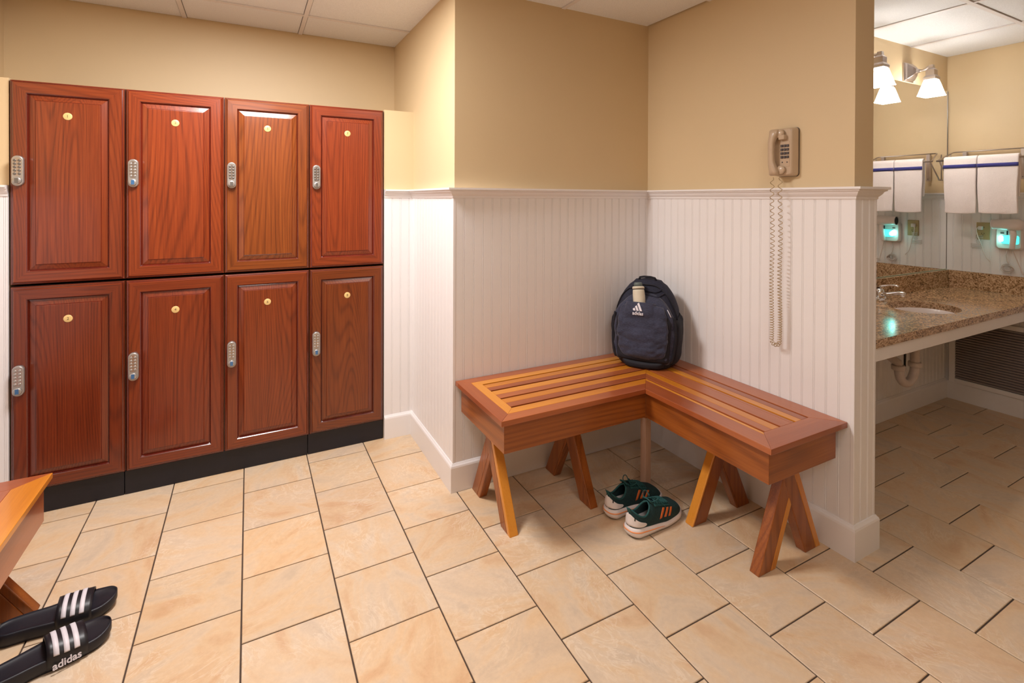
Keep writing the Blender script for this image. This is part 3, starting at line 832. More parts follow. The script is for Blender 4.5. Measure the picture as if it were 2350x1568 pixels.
    # inner lining and insole
    q = MB(); q.grid(lambda a_, b_: (Ln * (.03 + .5 * a_), cl(.2) + (hw(.03 + .5 * a_) - .004) * (b_ * 2 - 1), zs(.03 + .5 * a_) + .012), 14, 4, 0)
    q.build('insole', 'towel', t)
    # heel tab
    q = MB(); q.grid(lambda a_, b_: (.004 - .014 * a_ ** 1.5 + .004 * (abs(b_ * 2 - 1)), (b_ * 2 - 1) * (.012 - .004 * a_), .092 + .034 * a_), 5, 6, 0)
    q.build('heel_tab', 'knit2', t, solid=.004)
    # white heel counter wrapping the back: sideways tear
    def counter(a_, b_):
        a2 = (a_ * 2 - 1); sd = 1 if a2 >= 0 else -1; a2 = abs(a2)
        u = .0008 + .20 * a2 ** 1.6
        lo = .90; hi = .32 + .42 * (1 - (1 - a2) ** 2.0)
        e_ = sqrt(max(0, 1 - max(0, (a2 - .72) / .28) ** 2))
        m_ = (lo + hi) / 2; b2 = m_ + (hi - lo) / 2 * (b_ * 2 - 1) * e_
        p = Sn(max(u, .003), sd * b2, .0032)
        if a2 < .12: p = S(.0008, sd * b2) + Vector((-.0040, 0, 0))
        return tuple(p)
    q = MB(); q.grid(counter, 40, 8, 0)
    hc = q.build('heel_counter', 'foam', t, solid=.0015)
    q = MB()
    for sd in (-1, 1): q.grid(lambda a_, b_: tuple(Sn(.030 + .010 * a_ + .004 * b_, sd * (.66 - .14 * b_), .0048)), 2, 4, 0)
    q.build('heel_mark', 'black', hc)
    # three stripes on both sides
    for sd in (-1, 1):
        for k in range(3):
            q = MB(); q.grid(lambda a_, b_: tuple(Sn(.43 + k * .078 + .040 * a_ + .085 * b_, sd * (.86 - .40 * b_), .0026)), 3, 8, 0)
            q.build('stripe', 'orange', t, solid=.0008)
    # tongue
    q = MB(); q.grid(lambda a_, b_: (Ln * (.40 - .08 * a_), cl(.35) + (b_ * 2 - 1) * (.018 + .004 * a_), .112 + .020 * a_ - .006 * abs(b_ * 2 - 1) ** 2), 6, 6, 0)
    q.build('tongue', 'knit2', t, solid=.005)
    # lace stays and laces
    q = MB()
    for sd in (-1, 1):
        q.grid(lambda a_, b_: tuple(Sn(.385 + .30 * a_, sd * (.22 + .16 * b_), .003)), 12, 3, 0)
    q.build('lace_stay', 'knit2', t, solid=.002)
    q = MB()
    for k in range(6):
        u = .41 + k * .045
        p0, p1 = Sn(u, -.26, .007), Sn(u + .03, .26, .007); p2, p3 = Sn(u, .26, .008), Sn(u + .03, -.26, .008)
        for a_, b_ in ((p0, p1), (p2, p3)):
            m_ = Sn(u + .015, 0, .010)
            q.tube([a_, (a_ + m_) / 2 + Vector((0, 0, .002)), m_, (m_ + b_) / 2 + Vector((0, 0, .002)), b_], .0022, 6)
    bx_, bz = Ln * .43, .118
    for sd in (-1, 1):
        pts = []
        for k in range(15):
            a_ = pi * k / 14 * 1.9
            pts.append((bx_ - .004 + .012 * sin(a_ * .9), sd * (.004 + .034 * sin(a_ / 1.9)), bz + .006 + .018 * sin(a_ / 1.9 * 1.0) * cos(a_ * .25) - .012 * (k / 14)))
        q.tube(pts, .002, 6)
        pts = [(bx_ + .01 * k, sd * (.006 + .0085 * k + .003 * sin(k * 2)), bz + .006 - .0022 * k * k * .9 + .002 * sin(k * 1.5)) for k in range(6)]
        q.tube(pts, .002, 6)
    q.build('laces', 'knit2', t)
    return t
make_shoe('dark green running shoe in front of its pair, orange stripes in full view', (1.418, 1.628), radians(7), 1, 'pair of running shoes')
make_shoe('dark green running shoe standing behind its pair, next to the pale post', (1.418, 1.768), radians(5), -1, 'pair of running shoes')

# ------------------------------------------------------------------ backpack
BS = .885
bag = thing('backpack', 'dark navy heather backpack leaning in the corner on the bench', 'backpack', (1.908, 2.054, BT + .004), radians(-55))
bag.scale = (BS, BS, BS)
def sp(c, e_): return (1 if c >= 0 else -1) * abs(c) ** e_
BH = .50
def bagS(th, h, o=0):    # th angle, h 0..1 ; front is -y
    z = BH * h
    w_ = .165 + .022 * sin(pi * min(1, h * 1.1)) ; w_ *= (1 - max(0, (h - .50) / .50) ** 3.4 * .50)
    w_ *= (1 - .16 * max(0, (.16 - h) / .16) ** 2)
    d_ = .112 * (1 - max(0, (h - .5) / .5) ** 1.8 * .56) * (1 - .12 * max(0, (.15 - h) / .15) ** 2)
    if h > .97: w_ *= .93; d_ *= .85
    yc = .02 * h + .035 * max(0, h - .5)
    n_ = 0.62
    p = Vector((w_ * sp(cos(th), n_ + .12), yc + d_ * sp(sin(th), n_), z))
    if o:
        c0 = Vector((0, yc, z)); dd = (p - c0); dd.z = (h - .45) * .06
        p = p + dd.normalized() * o
    wob = .004 * sin(th * 5 + h * 9) * sin(pi * h) + .005 * mnoise.noise(Vector((cos(th) * 2, sin(th) * 2, h * 6)))
    return p + Vector((cos(th), sin(th), 0)) * wob
q = MB(); nT, nH = 56, 34
rs = [[tuple(bagS(2 * pi * i / nT, k / nH)) for i in range(nT)] for k in range(nH + 1)]
rs.append([tuple(Vector(p) * 1.0 + (Vector((0, .045, BH + .010)) - Vector(p)) * .45) for p in rs[-1]])
rs.append([tuple(Vector(p) + (Vector((0, .045, BH + .014)) - Vector(p)) * .9) for p in rs[-1]])
q.rings(rs, 0, True, True, True); q.build('main_body', 'heather2', bag)
def sstep(x): x = max(0, min(1, x)); return x * x * (3 - 2 * x)
def puff(th0, th1, h0f, h1f, amt, base=.002, edge=.18, nu=28, nv=28, q=None, m=0, wr=0):
    q = q or MB()
    def f(a_, b_):
        h0, h1 = h0f(a_), h1f(a_); th = th0 + (th1 - th0) * a_; h = h0 + (h1 - h0) * b_
        e_ = sstep(min(a_, 1 - a_) / edge) * sstep(min(b_, 1 - b_) / edge)
        o = base + amt * e_ + wr * e_ * (mnoise.noise(Vector((a_ * 6, b_ * 7, 3))) + .5 * mnoise.noise(Vector((a_ * 15, b_ * 17, 9))))
        return tuple(bagS(th, h, o))
    q.grid(f, nu, nv, m); return q
F0 = -pi / 2
# middle compartment (navy heather) with rounded top
def arch(top, drop): return lambda a_: top - drop * abs(a_ * 2 - 1) ** 2.6
puff(F0 - 1.12, F0 + 1.12, lambda a_: .03, arch(.86, .34), .026, .001, .12, wr=.012).build('front_compartment', 'heather', bag, solid=.003)
# black zip bands
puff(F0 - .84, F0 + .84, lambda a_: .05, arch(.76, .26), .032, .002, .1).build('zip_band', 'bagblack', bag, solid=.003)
# front pocket panel
q = MB()
def pk(a_, b_):
    hwid_ = .50 + .26 * sin(pi * min(1, (1 - b_) * .72 + .12)) ** 1.2
    th = F0 + (a_ * 2 - 1) * hwid_
    h = .055 + .10 * abs(a_ * 2 - 1) ** 3 * (1 - b_) + (.700 - .02 * abs(a_ * 2 - 1) ** 2) * b_
    e_ = sstep(min(a_, 1 - a_) / .2) * sstep(min(b_ / .2, (1 - b_) / .07))
    bpv = exp(-((a_ - .44) / .27) ** 4) * sstep((b_ - .55) / .3)
    o = max(.004 + .048 * e_, .004 + .060 * bpv) + .012 * e_ * (1 - bpv) * (mnoise.noise(Vector((a_ * 5, b_ * 9, 3))) + .5 * mnoise.noise(Vector((a_ * 13, b_ * 19, 9))))
    return tuple(bagS(th, h, o))
q.grid(pk, 48, 44, 0); q.build('front_pocket', 'heather', bag, solid=.003)
# black bottom
puff(0, 2 * pi, lambda a_: .0, lambda a_: .17 - .05 * cos(a_ * 2 * pi), .006, .004, .08, 56, 6).build('base_panel', 'bagblack', bag, solid=.003)
puff(F0 - .8, F0 + .8, lambda a_: .0, lambda a_: .10 + .06 * abs(a_ * 2 - 1) ** 2, .030, .006, .3, 24, 8).build('front_base', 'bagblack', bag, solid=.003)
# side pockets in black mesh
puff(F0 + 1.05, F0 + 2.1, lambda a_: .02, lambda a_: .56 + .06 * a_, .018, .003, .1).build('side_pocket', 'bagblack', bag, solid=.003)
puff(F0 - 2.1, F0 - 1.1, lambda a_: .02, lambda a_: .56 + .06 * (1 - a_), .018, .003, .1).build('side_pocket', 'bagblack', bag, solid=.003)
# compression straps on both sides of the pocket
for s in (-1, 1):
    q = MB()
    q.grid(lambda a_, b_: tuple(bagS(F0 + s * (.80 + .055 * (b_ * 2 - 1) + .10 * (1 - abs(a_ * 2 - 1) ** 2)), .10 + .52 * a_, .036)), 20, 2, 0)
    q.build('webbing', 'bagblack', bag, solid=.003)
# zipped edge piping on the main body
for s, o in ((.0, .004),):
    pts = [tuple(bagS(F0 - 1.45 + 2.9 * k / 40, .50 + .455 * (1 - abs(k / 20 - 1) ** 3.0), .006)) for k in range(41)]
    q = MB(); q.tube(pts, .0035, 6); q.build('piping', 'bagblack', bag)
# top flap fold and haul loop
q = MB(); q.tube([(-.052, .02, BH + .002), (-.045, .015, BH + .016), (-.02, .01, BH + .022), (.02, .01, BH + .022), (.045, .015, BH + .016), (.052, .02, BH + .002)], .0065, 8); q.build('haul_loop', 'bagblack', bag)
for s in (-1, 1):
    q = MB(); pts = [(s * (.055 + .01 * k), .06 + .035 * sin(k * .5), BH - .02 - .06 * k) for k in range(7)]
    q.tube(pts, [.012] * 7, 8); q.build('shoulder_strap', 'bagblack', bag)
# folds at the top
q = MB()
for k, (h_, a0, a1) in enumerate([(.90, -.7, .75), (.845, -.3, .8)]):
    q.tube([tuple(bagS(F0 + a0 + (a1 - a0) * j / 14, h_ + .02 * sin(j * .5 + k), .004)) for j in range(15)], .006, 8)
q.build('fabric_fold', 'heather2', bag)
# zip pull
p0 = bagS(F0 + .52, .70, .045); p1 = bagS(F0 + .60, .625, .052)
q = MB(); q.tube([p0, p1], .0022, 6); q.build('zip_pull', 'white', bag)
# logo: three slanted bars and the word
def on_bag(x, z, lift=.0):
    h_ = z / BH; lo_, hi_ = F0 - .9, F0 + .9
    for _ in range(30):
        md = (lo_ + hi_) / 2
        if bagS(md, h_, .0665 + lift).x < x: lo_ = md
        else: hi_ = md
    return bagS((lo_ + hi_) / 2, h_, .0665 + lift)
LX0, LZ0 = -.020, .341
q = MB()
for xa, ht in ((-.027, .015), (-.008, .028), (.011, .042)):
    wd_, sl = .0135, -.50
    base = LZ0 - .008
    quad = [(xa, base), (xa + wd_, base), (xa + wd_ + sl * ht, base + ht), (xa + sl * (ht - .0065) , base + ht - .0065)]
    q.add([tuple(on_bag(LX0 + a_, b_, .0015)) for a_, b_ in quad], [(0, 1, 2, 3)], 0)
q.build('logo_bars', 'white', bag, solid=.0015)
me = text_mesh('adidas', .026, Matrix.Identity(4), .0, .0006)
for vtx in me.vertices:
    p = on_bag(LX0 + vtx.co.x, LZ0 - .022 + vtx.co.y); vtx.co = p
me.materials.clear(); me.materials.append(MT['white']); link('logo_word', me, bag, solid=.0012)
# bottle poking out of the pocket: a thing of its own
bp = bag.matrix_world
wm = Matrix.Translation(bag.location) @ Matrix.Rotation(radians(-55), 4, 'Z') @ Matrix.Scale(BS, 4)
pb = wm @ Vector((-.026, -.090, .398))
bt = thing('water_bottle', 'cream bottle with grey cap poking out of the backpack front pocket', 'bottle', tuple(pb), radians(-55)); bt.scale = (BS, BS, BS)
tilt = Matrix.Rotation(radians(-11), 4, 'X') @ Matrix.Rotation(radians(-7), 4, 'Y')
q = MB(); q.lathe([(.034, -.07), (.036, -.04), (.036, .025), (.0345, .05), (.033, .058)], 24, 0, tilt); q.build('bottle_body', 'bottle', bt)
q = MB(); q.lathe([(.0315, .058), (.0315, .062)], 24, 0, tilt); q.build('neck_ring', 'black', bt)
q = MB(); q.lathe([(.0355, .062), (.0355, .072), (.032, .077)], 24, 0, tilt); q.build('collar_band', 'bottle', bt)
q = MB(); q.lathe([(.026, .077), (.025, .094), (.020, .101), (.001, .102)], 24, 0, tilt); q.build('cap', 'bottledk', bt)

# ------------------------------------------------------------------ wall telephone
ph = thing('wall_telephone', 'beige push-button wall telephone above the white chair rail', 'telephone', (XE, 1.397, 1.635), -pi / 2)
def rr(w_, h_, y, r, cx=0, cz=0, n=5):
    pts = []
    for (sx, sz, a0) in ((1, 1, 0), (-1, 1, pi / 2), (-1, -1, pi), (1, -1, 3 * pi / 2)):
        for k in range(n + 1):
            a_ = a0 + pi / 2 * k / n
            pts.append((cx + sx * (w_ / 2 - r) + r * cos(a_), y, cz + sz * (h_ / 2 - r) + r * sin(a_)))
    return pts
q = MB()
q.rings([rr(.090, .200, -.0052, .010), rr(.100, .214, -.0056, .014), rr(.100, .214, -.012, .014), rr(.094, .208, -.036, .014, -.002), rr(.086, .202, -.043, .014, -.002), rr(.078, .194, -.045, .012, -.002)], 0, True, True, True)
body = q.build('body', 'phone', ph)
q = MB(); q.rings([rr(.092, .206, .0, .012), rr(.101, .216, -.001, .014), rr(.101, .216, -.005, .014), rr(.092, .206, -.0055, .012)], 0, True, True, False); q.build('back_plate', 'phonedk', ph)
q = MB(); q.rings([rr(.046, .112, -.0445, .004, .012, -.010), rr(.044, .110, -.0465, .004, .012, -.010)], 0, True, True, False); kp = q.build('keypad', 'phone', ph)
for r in range(4):
    for c_ in range(3):
        x_, z_ = .0135 + (c_ - 1) * .0135, .026 - r * .0165
        q = MB(); q.box(x_ - .0052, x_ + .0052, -.050, -.0455, z_ - .0055, z_ + .0055); q.build('button', 'phonedk', kp, bevel=.001)
q = MB()
for x_ in (.002, .024): q.lathe([(.0028, 0), (.0028, .002)], 10, 0, Matrix.Translation((x_, -.0460, -.046)) @ RX90)
q.build('screw', 'phonedk', ph)
# handset: grip on the left, ends turning to the body
def rr2(w_, d_, cx, yb, z, n=4):
    r = min(w_, d_) * .35; pts = []
    for (sx, sy, a0) in ((1, 1, 0), (-1, 1, pi / 2), (-1, -1, pi), (1, -1, 3 * pi / 2)):
        for k in range(n + 1):
            a_ = a0 + pi / 2 * k / n
            pts.append((cx + sx * (w_ / 2 - r) + r * cos(a_), yb + sy * (d_ / 2 - r) + r * sin(a_), z))
    return pts
q = MB()
hs = [(-.104, .034, .030, -.028, -.052), (-.100, .040, .040, -.026, -.058), (-.084, .040, .042, -.025, -.060), (-.066, .032, .032, -.030, -.066), (-.042, .027, .024, -.034, -.070), (0, .026, .023, -.034, -.071), (.042, .027, .024, -.034, -.070), (.064, .032, .032, -.030, -.066), (.080, .040, .042, -.025, -.060), (.096, .040, .040, -.026, -.058), (.101, .034, .030, -.028, -.052)]
q.rings([rr2(w_, d_, cx, yb, z) for z, w_, d_, cx, yb in hs], 0, True, True, True)
hset = q.build('handset', 'phone', ph)
q = MB(); q.lathe([(.018, 0), (.020, .004), (.020, .010), (.015, .014), (.001, .015)], 20, 0, Matrix.Translation((-.002, -.046, -.080)) @ RX90); q.build('mouthpiece', 'phone', ph)
q = MB(); q.lathe([(.018, 0), (.020, .004), (.020, .014), (.014, .018), (.001, .019)], 20, 0, Matrix.Translation((-.006, -.046, .080)) @ RX90); q.build('earpiece', 'phone', ph)
q = MB(); q.box(-.006, .022, -.066, -.044, .052, .074); q.build('hook', 'phone', ph, bevel=.004)
# coiled cord hanging in a long loop
q = MB(); path = []
Yl, Yr_, ztop_, zbot = 1.437, 1.399, 1.524, .798
Rb = (Yl - Yr_) / 2
nL = 240
for k in range(nL): path.append((Yl + .002 * sin(k * .05), ztop_ - (ztop_ - zbot) * k / nL))
for k in range(24): a_ = pi * k / 24; path.append(((Yl + Yr_) / 2 + Rb * cos(a_), zbot - Rb * sin(a_)))
for k in range(nL + 1): path.append((Yr_ - .002 * sin(k * .05), zbot + (ztop_ - zbot) * k / nL))
pts = []; phs = 0
for i in range(len(path) - 1):
    (ya, za), (yb, zb) = path[i], path[i + 1]; ds = math.hypot(yb - ya, zb - za)
    zz = (za - zbot) / (ztop_ - zbot)
    pit_ = .0105 + .026 * max(0, zz) ** 1.7
    steps = 4
    for s in range(steps):
        f_ = s / steps; y = ya + (yb - ya) * f_; z = za + (zb - za) * f_
        rr_ = .0078 * min(1, (1.03 - zz) / .06 if zz > .97 else 1)
        ty, tz = (yb - ya) / ds, (zb - za) / ds
        pts.append((2.072 + rr_ * cos(phs), y + rr_ * sin(phs) * tz, z - rr_ * sin(phs) * ty))
        phs += ds / steps / pit_ * 2 * pi
q.tube(pts, .0016, 5)
cordo = q.build('coiled_cord', 'cord', ph)
cordo.matrix_parent_inverse = (Matrix.Translation((XE, 1.397, 1.635)) @ Matrix.Rotation(-pi / 2, 4, 'Z')).inverted()

# ------------------------------------------------------------------ wash room: mirror, counter, sink, faucet, pipe, vent
q = MB(); q.box(0, XR - .012 - XE2 - .002, -.008, -.002, 0, 2.212 - .926)
mir = q.build('wall_mirror_glass', 'mirror', loc=(XE2 + .002, YM, .926)); mir.name = 'mirror'
tag(mir, 'large frameless mirror reaching from the granite splash to below the lamps', 'mirror')
q = MB(); q.box(0, XR - .012 - XE2 - .002, -.009, -.0082, 0, .003); q.build('mirror_edge', 'mirror_edge', mir)
q = MB(); q.box(XR - .014 - XE2, XR - .0115 - XE2, -.010, -.002, 0, 2.212 - .926); q.build('mirror_side_edge', 'lockdark', mir)
# counter with an oval cut-out
ct = thing('vanity_counter', 'speckled brown granite vanity counter with backsplash', 'counter', (3.37, 1.47, .77))
cz0, cz1 = -.003, .035; x0c, x1c, y0c, y1c = XE2 + .011 - 3.37, XR - .010 - 3.37, 1.2 - 1.47, YM - .0105 - 1.47
SX, SY, SA, SB = 3.455 - 3.37, 1.445 - 1.47, .205, .158
q = MB(); nE = 48
outer = []
for k in range(nE):
    a_ = 2 * pi * k / nE; dx, dy = cos(a_), sin(a_)
    tx = ((x1c - SX) if dx > 0 else (x0c - SX)) / dx if abs(dx) > 1e-6 else 1e9
    ty = ((y1c - SY) if dy > 0 else (y0c - SY)) / dy if abs(dy) > 1e-6 else 1e9
    tt = min(tx, ty); outer.append((SX + dx * tt, SY + dy * tt))
# snap nearest points to the corners
for cxn, cyn in ((x0c, y0c), (x0c, y1c), (x1c, y0c), (x1c, y1c)):
    k = min(range(nE), key=lambda i: (outer[i][0] - cxn) ** 2 + (outer[i][1] - cyn) ** 2); outer[k] = (cxn, cyn)
inner = [(SX + SA * cos(2 * pi * k / nE), SY + SB * sin(2 * pi * k / nE)) for k in range(nE)]
q.rings([[(x, y, cz0) for x, y in outer], [(x, y, cz1) for x, y in outer], [(x, y, cz1) for x, y in inner], [(x, y, cz0) for x, y in inner], [(x, y, cz0) for x, y in outer]], 0, False, False, False)
q.build('countertop', 'granite', ct)
q = MB(); q.box(x0c, x1c, y1c - .02, y1c, cz1, cz1 + .119); q.build('backsplash', 'granite', ct, bevel=.001)
q = MB(); q.box(x1c - .02, x1c, y0c, y1c - .0205, cz1, cz1 + .119); q.build('backsplash', 'granite', ct, bevel=.001)
q = MB(); q.box(x0c, x1c, y0c + .008, y0c + .028, -.066, -.0035); q.build('apron', 'trim', ct, bevel=.001)
q = MB(); q.box(x0c, x1c, y1c - .03, y1c, -.066, -.0035); q.build('rear_rail', 'trim', ct, bevel=.001)
# sink bowl
sk = thing('sink', 'white oval undermount sink in the granite counter', 'sink', (3.455, 1.445, .766))
q = MB(); rs = []
for r_, z_ in ((1.06, 0), (1.0, -.001), (.97, -.03), (.9, -.08), (.72, -.125), (.4, -.145), (.12, -.15)):
    rs.append([(SA * r_ * cos(2 * pi * k / 40), SB * r_ * sin(2 * pi * k / 40), z_) for k in range(40)])
q.rings(rs, 0, False, True, True); q.build('bowl', 'porcelain', sk, solid=.006)
q = MB(); q.lathe([(.022, 0), (.022, .004), (.016, .005), (.001, .003)], 20, 0, Matrix.Translation((0, 0, -.149))); q.build('drain', 'chrome', sk)
# trap
tp = thing('drain_trap', 'white curved drain trap pipe under the vanity', 'pipe', (3.36, 1.5, .36))
q = MB(); pts = [(.055, -.03, .27), (.055, -.03, .12)]
for k in range(11): a_ = pi * k / 10; pts.append((.055 - .075 + .075 * cos(a_), -.03 + .01 * k / 10, .09 - .075 * sin(a_)))
pts += [(-.095, -.01, .14), (-.095, .04, .17), (-.095, .232, .175)]
q.tube(pts, .024, 14); q.build('pipe', 'pvc', tp)
q = MB(); q.lathe([(.032, 0), (.033, .006), (.033, .022), (.030, .028)], 16, 0, Matrix.Translation((.055, -.03, .10))); q.build('slip_nut', 'pvc', tp)
q = MB(); q.lathe([(.032, 0), (.033, .006), (.033, .022), (.030, .028)], 16, 0, Matrix.Translation((-.095, -.015, .10))); q.build('slip_nut', 'pvc', tp)
q = MB(); q.tube([(.0, .0, .27), (.0, -.005, .18), (-.012, -.01, .11), (-.02, 0, .06)], .006, 8); q.build('supply_line', 'black', tp)
# faucet
fc = thing('faucet', 'chrome single-lever faucet behind the sink', 'faucet', (3.432, 1.665, .805))
q = MB()
q.rings([[((.078 * s_) * cos(2 * pi * k / 28), (.028 * s_) * sin(2 * pi * k / 28), z_) for k in range(28)] for s_, z_ in ((1, 0), (1, .006), (.94, .016), (.7, .026), (.4, .032))], 0, True, True, True)
q.build('base', 'chrome', fc)
q = MB(); q.lathe([(.026, .01), (.026, .05), (.024, .066), (.016, .076), (.001, .078)], 22); q.build('body', 'chrome', fc)
q = MB(); q.rings([rr3 for rr3 in [[(w_ * cos(2 * pi * k / 16), y, zc + h_ * sin(2 * pi * k / 16)) for k in range(16)] for y, zc, w_, h_ in ((0, .036, .020, .016), (-.05, .050, .017, .013), (-.1, .064, .014, .010), (-.128, .066, .014, .010), (-.136, .064, .012, .008))]], 0, True, True, True)
q.lathe([(.012, -.012), (.012, .004)], 16, 0, Matrix.Translation((0, -.122, .058)))
q.build('spout', 'chrome', fc)
q = MB(); q.rings([[(w_ * cos(2 * pi * k / 14), y, zc + h_ * sin(2 * pi * k / 14)) for k in range(14)] for y, zc, w_, h_ in ((.012, .082, .016, .010), (-.02, .094, .013, .007), (-.06, .104, .008, .0045), (-.092, .106, .009, .005), (-.102, .104, .007, .004))], 0, True, True, True)
q.build('lever', 'chrome', fc)
# louvred vent under the counter on the far wall
vt = thing('louvred_vent', 'white framed louvred vent grille with dark slats under the counter', 'vent', (XR - .0105, 1.31, .36), -pi / 2)
VW, VH = .40, .235
q = MB(); q.box(-VW, VW, -.006, 0, -VH, VH); q.build('backing', 'vent_back', vt)
q = MB(); q.box(-VW, -VW + .035, -.022, -.006, -VH, VH); q.box(VW - .035, VW, -.022, -.006, -VH, VH); q.box(-VW + .035, VW - .035, -.022, -.006, -VH, -VH + .03); q.box(-VW + .035, VW - .035, -.022, -.006, VH - .03, VH)
q.build('frame', 'trim', vt, bevel=.0015)
q = MB(); q.prism([(-.0205, -.0065), (-.0205, .0), (-.0065, .0075), (-.0065, .0035)], -VW + .036, VW - .036, 'x'); sm_ = q.mesh('slat', [MT['vent_dark']])
for k in range(23): link('slat', sm_, vt, loc=(0, 0, -VH + .042 + k * .0178))

# ------------------------------------------------------------------ sconces
def make_sconce(x, lab, power):
    t = thing('wall_sconce', lab, 'lamp', (x, YM, 2.282), 0, 'sconces above the mirror')
    q = MB()
    def sq(h_, y): return [(-h_, y, -h_), (h_, y, -h_), (h_, y, h_), (-h_, y, h_)]
    q.rings([sq(.062, 0), sq(.062, -.008), sq(.054, -.012), sq(.05, -.022), sq(.028, -.045), sq(.014, -.055), sq(.010, -.07)], 0, True, True, False)
    q.build('back_plate', 'nickel', t, bevel=.0015)
    q = MB(); q.tube([(0, -.06, 0), (0, -.085, -.002), (0, -.11, .006), (0, -.14, .014)], [.008, .007, .010, .012], 10)
    q.build('arm', 'nickel', t)
    q = MB(); q.rings([[(h_, -.135 - h_, z_), (h_, -.135 + h_, z_), (-h_, -.135 + h_, z_), (-h_, -.135 - h_, z_)] for h_, z_ in ((.012, .022), (.014, .0), (.024, -.012), (.024, -.045), (.034, -.060), (.034, -.074), (.028, -.078))], 0, True, True, False)
    q.build('socket', 'nickel', t, bevel=.0015)
    q = MB(); q.rings([[(h_, -.135 - h_, z_), (h_, -.135 + h_, z_), (-h_, -.135 + h_, z_), (-h_, -.135 - h_, z_)] for h_, z_ in ((.028, -.078), (.033, -.094), (.043, -.134), (.053, -.174), (.056, -.178))], 0, False, False, False)
    q.build('lamp_shade', 'shade', t, solid=.004)
    q = MB(); q.lathe([(.012, -.07), (.018, -.085), (.024, -.11), (.022, -.13), (.012, -.145), (.001, -.148)], 18, 0, Matrix.Translation((0, -.135, 0))); q.build('bulb', 'bulb', t)
make_sconce(SCONCES[0][0], 'nickel wall sconce with glowing square shade, half hidden by the partition', SCONCES[0][1])
make_sconce(SCONCES[1][0], 'nickel wall sconce with glowing square shade nearest the far corner', SCONCES[1][1])

# ------------------------------------------------------------------ towel rack and towels
rk = thing('towel_rack', 'chrome wire towel rack on the far right wall', 'towel rack', (XR, 1.50, 1.60), -pi / 2)
# local x = -Y world, local y into wall, z up ; front negative y
def yl(Y): return 1.50 - Y
q = MB()
zt_, zb_ = 1.766 - 1.60, 1.665 - 1.60
xa_, xb_ = yl(1.69), yl(1.30)
pts = [(xa_ - .0, -.205, 1.70 - 1.60)]
pts = [(xa_ - .035, -.20, .10), (xa_ - .03, -.19, .105), (xa_ + .0, -.05, zt_ - .004), (xa_ + .01, -.03, zt_), (xb_ - .01, -.03, zt_), (xb_, -.05, zt_ - .004), (xb_ + .03, -.19, .105), (xb_ + .035, -.20, .10)]
q.tube(pts, .0045, 8); q.build('top_rod', 'nickel', rk)
q = MB(); q.tube([(xa_ - .035, -.20, .10), (xb_ + .035, -.20, .10)], .006, 8); q.build('towel_bar', 'nickel', rk)
for s, xx in ((-1, xa_ - .02), (1, xb_ + .02)):
    q = MB(); q.tube([(xx, -.20, .10), (xx, -.07, -.02), (xx, -.062, -.028), (xx, -.065, -.03), (xx, -.012, -.03)], .0045, 8); q.tube([(xx, -.03, zt_ - .01), (xx, -.03, -.03)], .003, 6); q.build('side_brace', 'nickel', rk)
for xx in (yl(1.63), yl(1.33)):
    q = MB(); q.box(xx - .011, xx + .011, -.034, -.0105, -.035, zt_ - .003); br = q.build('wall_bracket', 'nickel', rk, bevel=.001)
    q = MB(); q.lathe([(.004, 0), (.003, .002)], 8, 0, Matrix.Translation((xx, -.034, -.02)) @ RX90); q.build('screw', 'lockdark', br)
def make_towel(Ya, Yb, lab, seed, zb=1.342):
    t = thing('hand_towel', lab, 'towel', (XR, (Ya + Yb) / 2, 1.70), -pi / 2, 'striped hand towels on the rack')
    hw_ = abs(Ya - Yb) / 2
    n0 = .20; r = .016
    prof = []
    zf, zk = zb - 1.70, -.25
    nF = 22
    for k in range(nF): prof.append((-n0 - r - .004 * sin(pi * k / nF), zf + (0 - zf) * k / nF))
    for k in range(9): a_ = pi * k / 8; prof.append((-n0 - r * cos(a_), r * sin(a_)))
    for k in range(1, 12): prof.append((-n0 + r, 0 + zk * k / 11))
    def f(a_, b_):
        i = a_ * (len(prof) - 1); i0 = min(int(i), len(prof) - 2); fr_ = i - i0
        y = prof[i0][0] * (1 - fr_) + prof[i0 + 1][0] * fr_; z = prof[i0][1] * (1 - fr_) + prof[i0 + 1][1] * fr_
        x = -hw_ + 2 * hw_ * b_
        low = max(0, -z / .36)
        x += low * .006 * (b_ - .5) * -2 + .003 * low * sin(seed + z * 20)
        y += low * .004 * sin(b_ * 7 + seed) - .002 * min(1, low * 3) * mnoise.noise(Vector((x * 30, z * 30, seed)))
        z += -.006 * low * (1 - (b_ * 2 - 1) ** 4) if z < -.3 else 0
        return (x, y, z)
    q = MB(); q.grid(f, len(prof) - 1, 16, 0); q.build('cloth', 'towel', t, solid=.016, bevel=.005, seg=3)
    q = MB(); q.grid(lambda a_, b_: (-hw_ - .0005 + (2 * hw_ + .001) * b_, -n0 - r - .0096 - .0022, -.034 - .0235 * a_), 2, 12, 0)
    q.build('stripe', 'navy', t, solid=.0025)
make_towel(1.676, 1.4975, 'white hand towel with navy stripe hanging next to the mirror', 1.0, 1.340)
make_towel(1.4945, 1.292, 'white hand towel with navy stripe hanging at the right end of the rack', 2.3, 1.343)

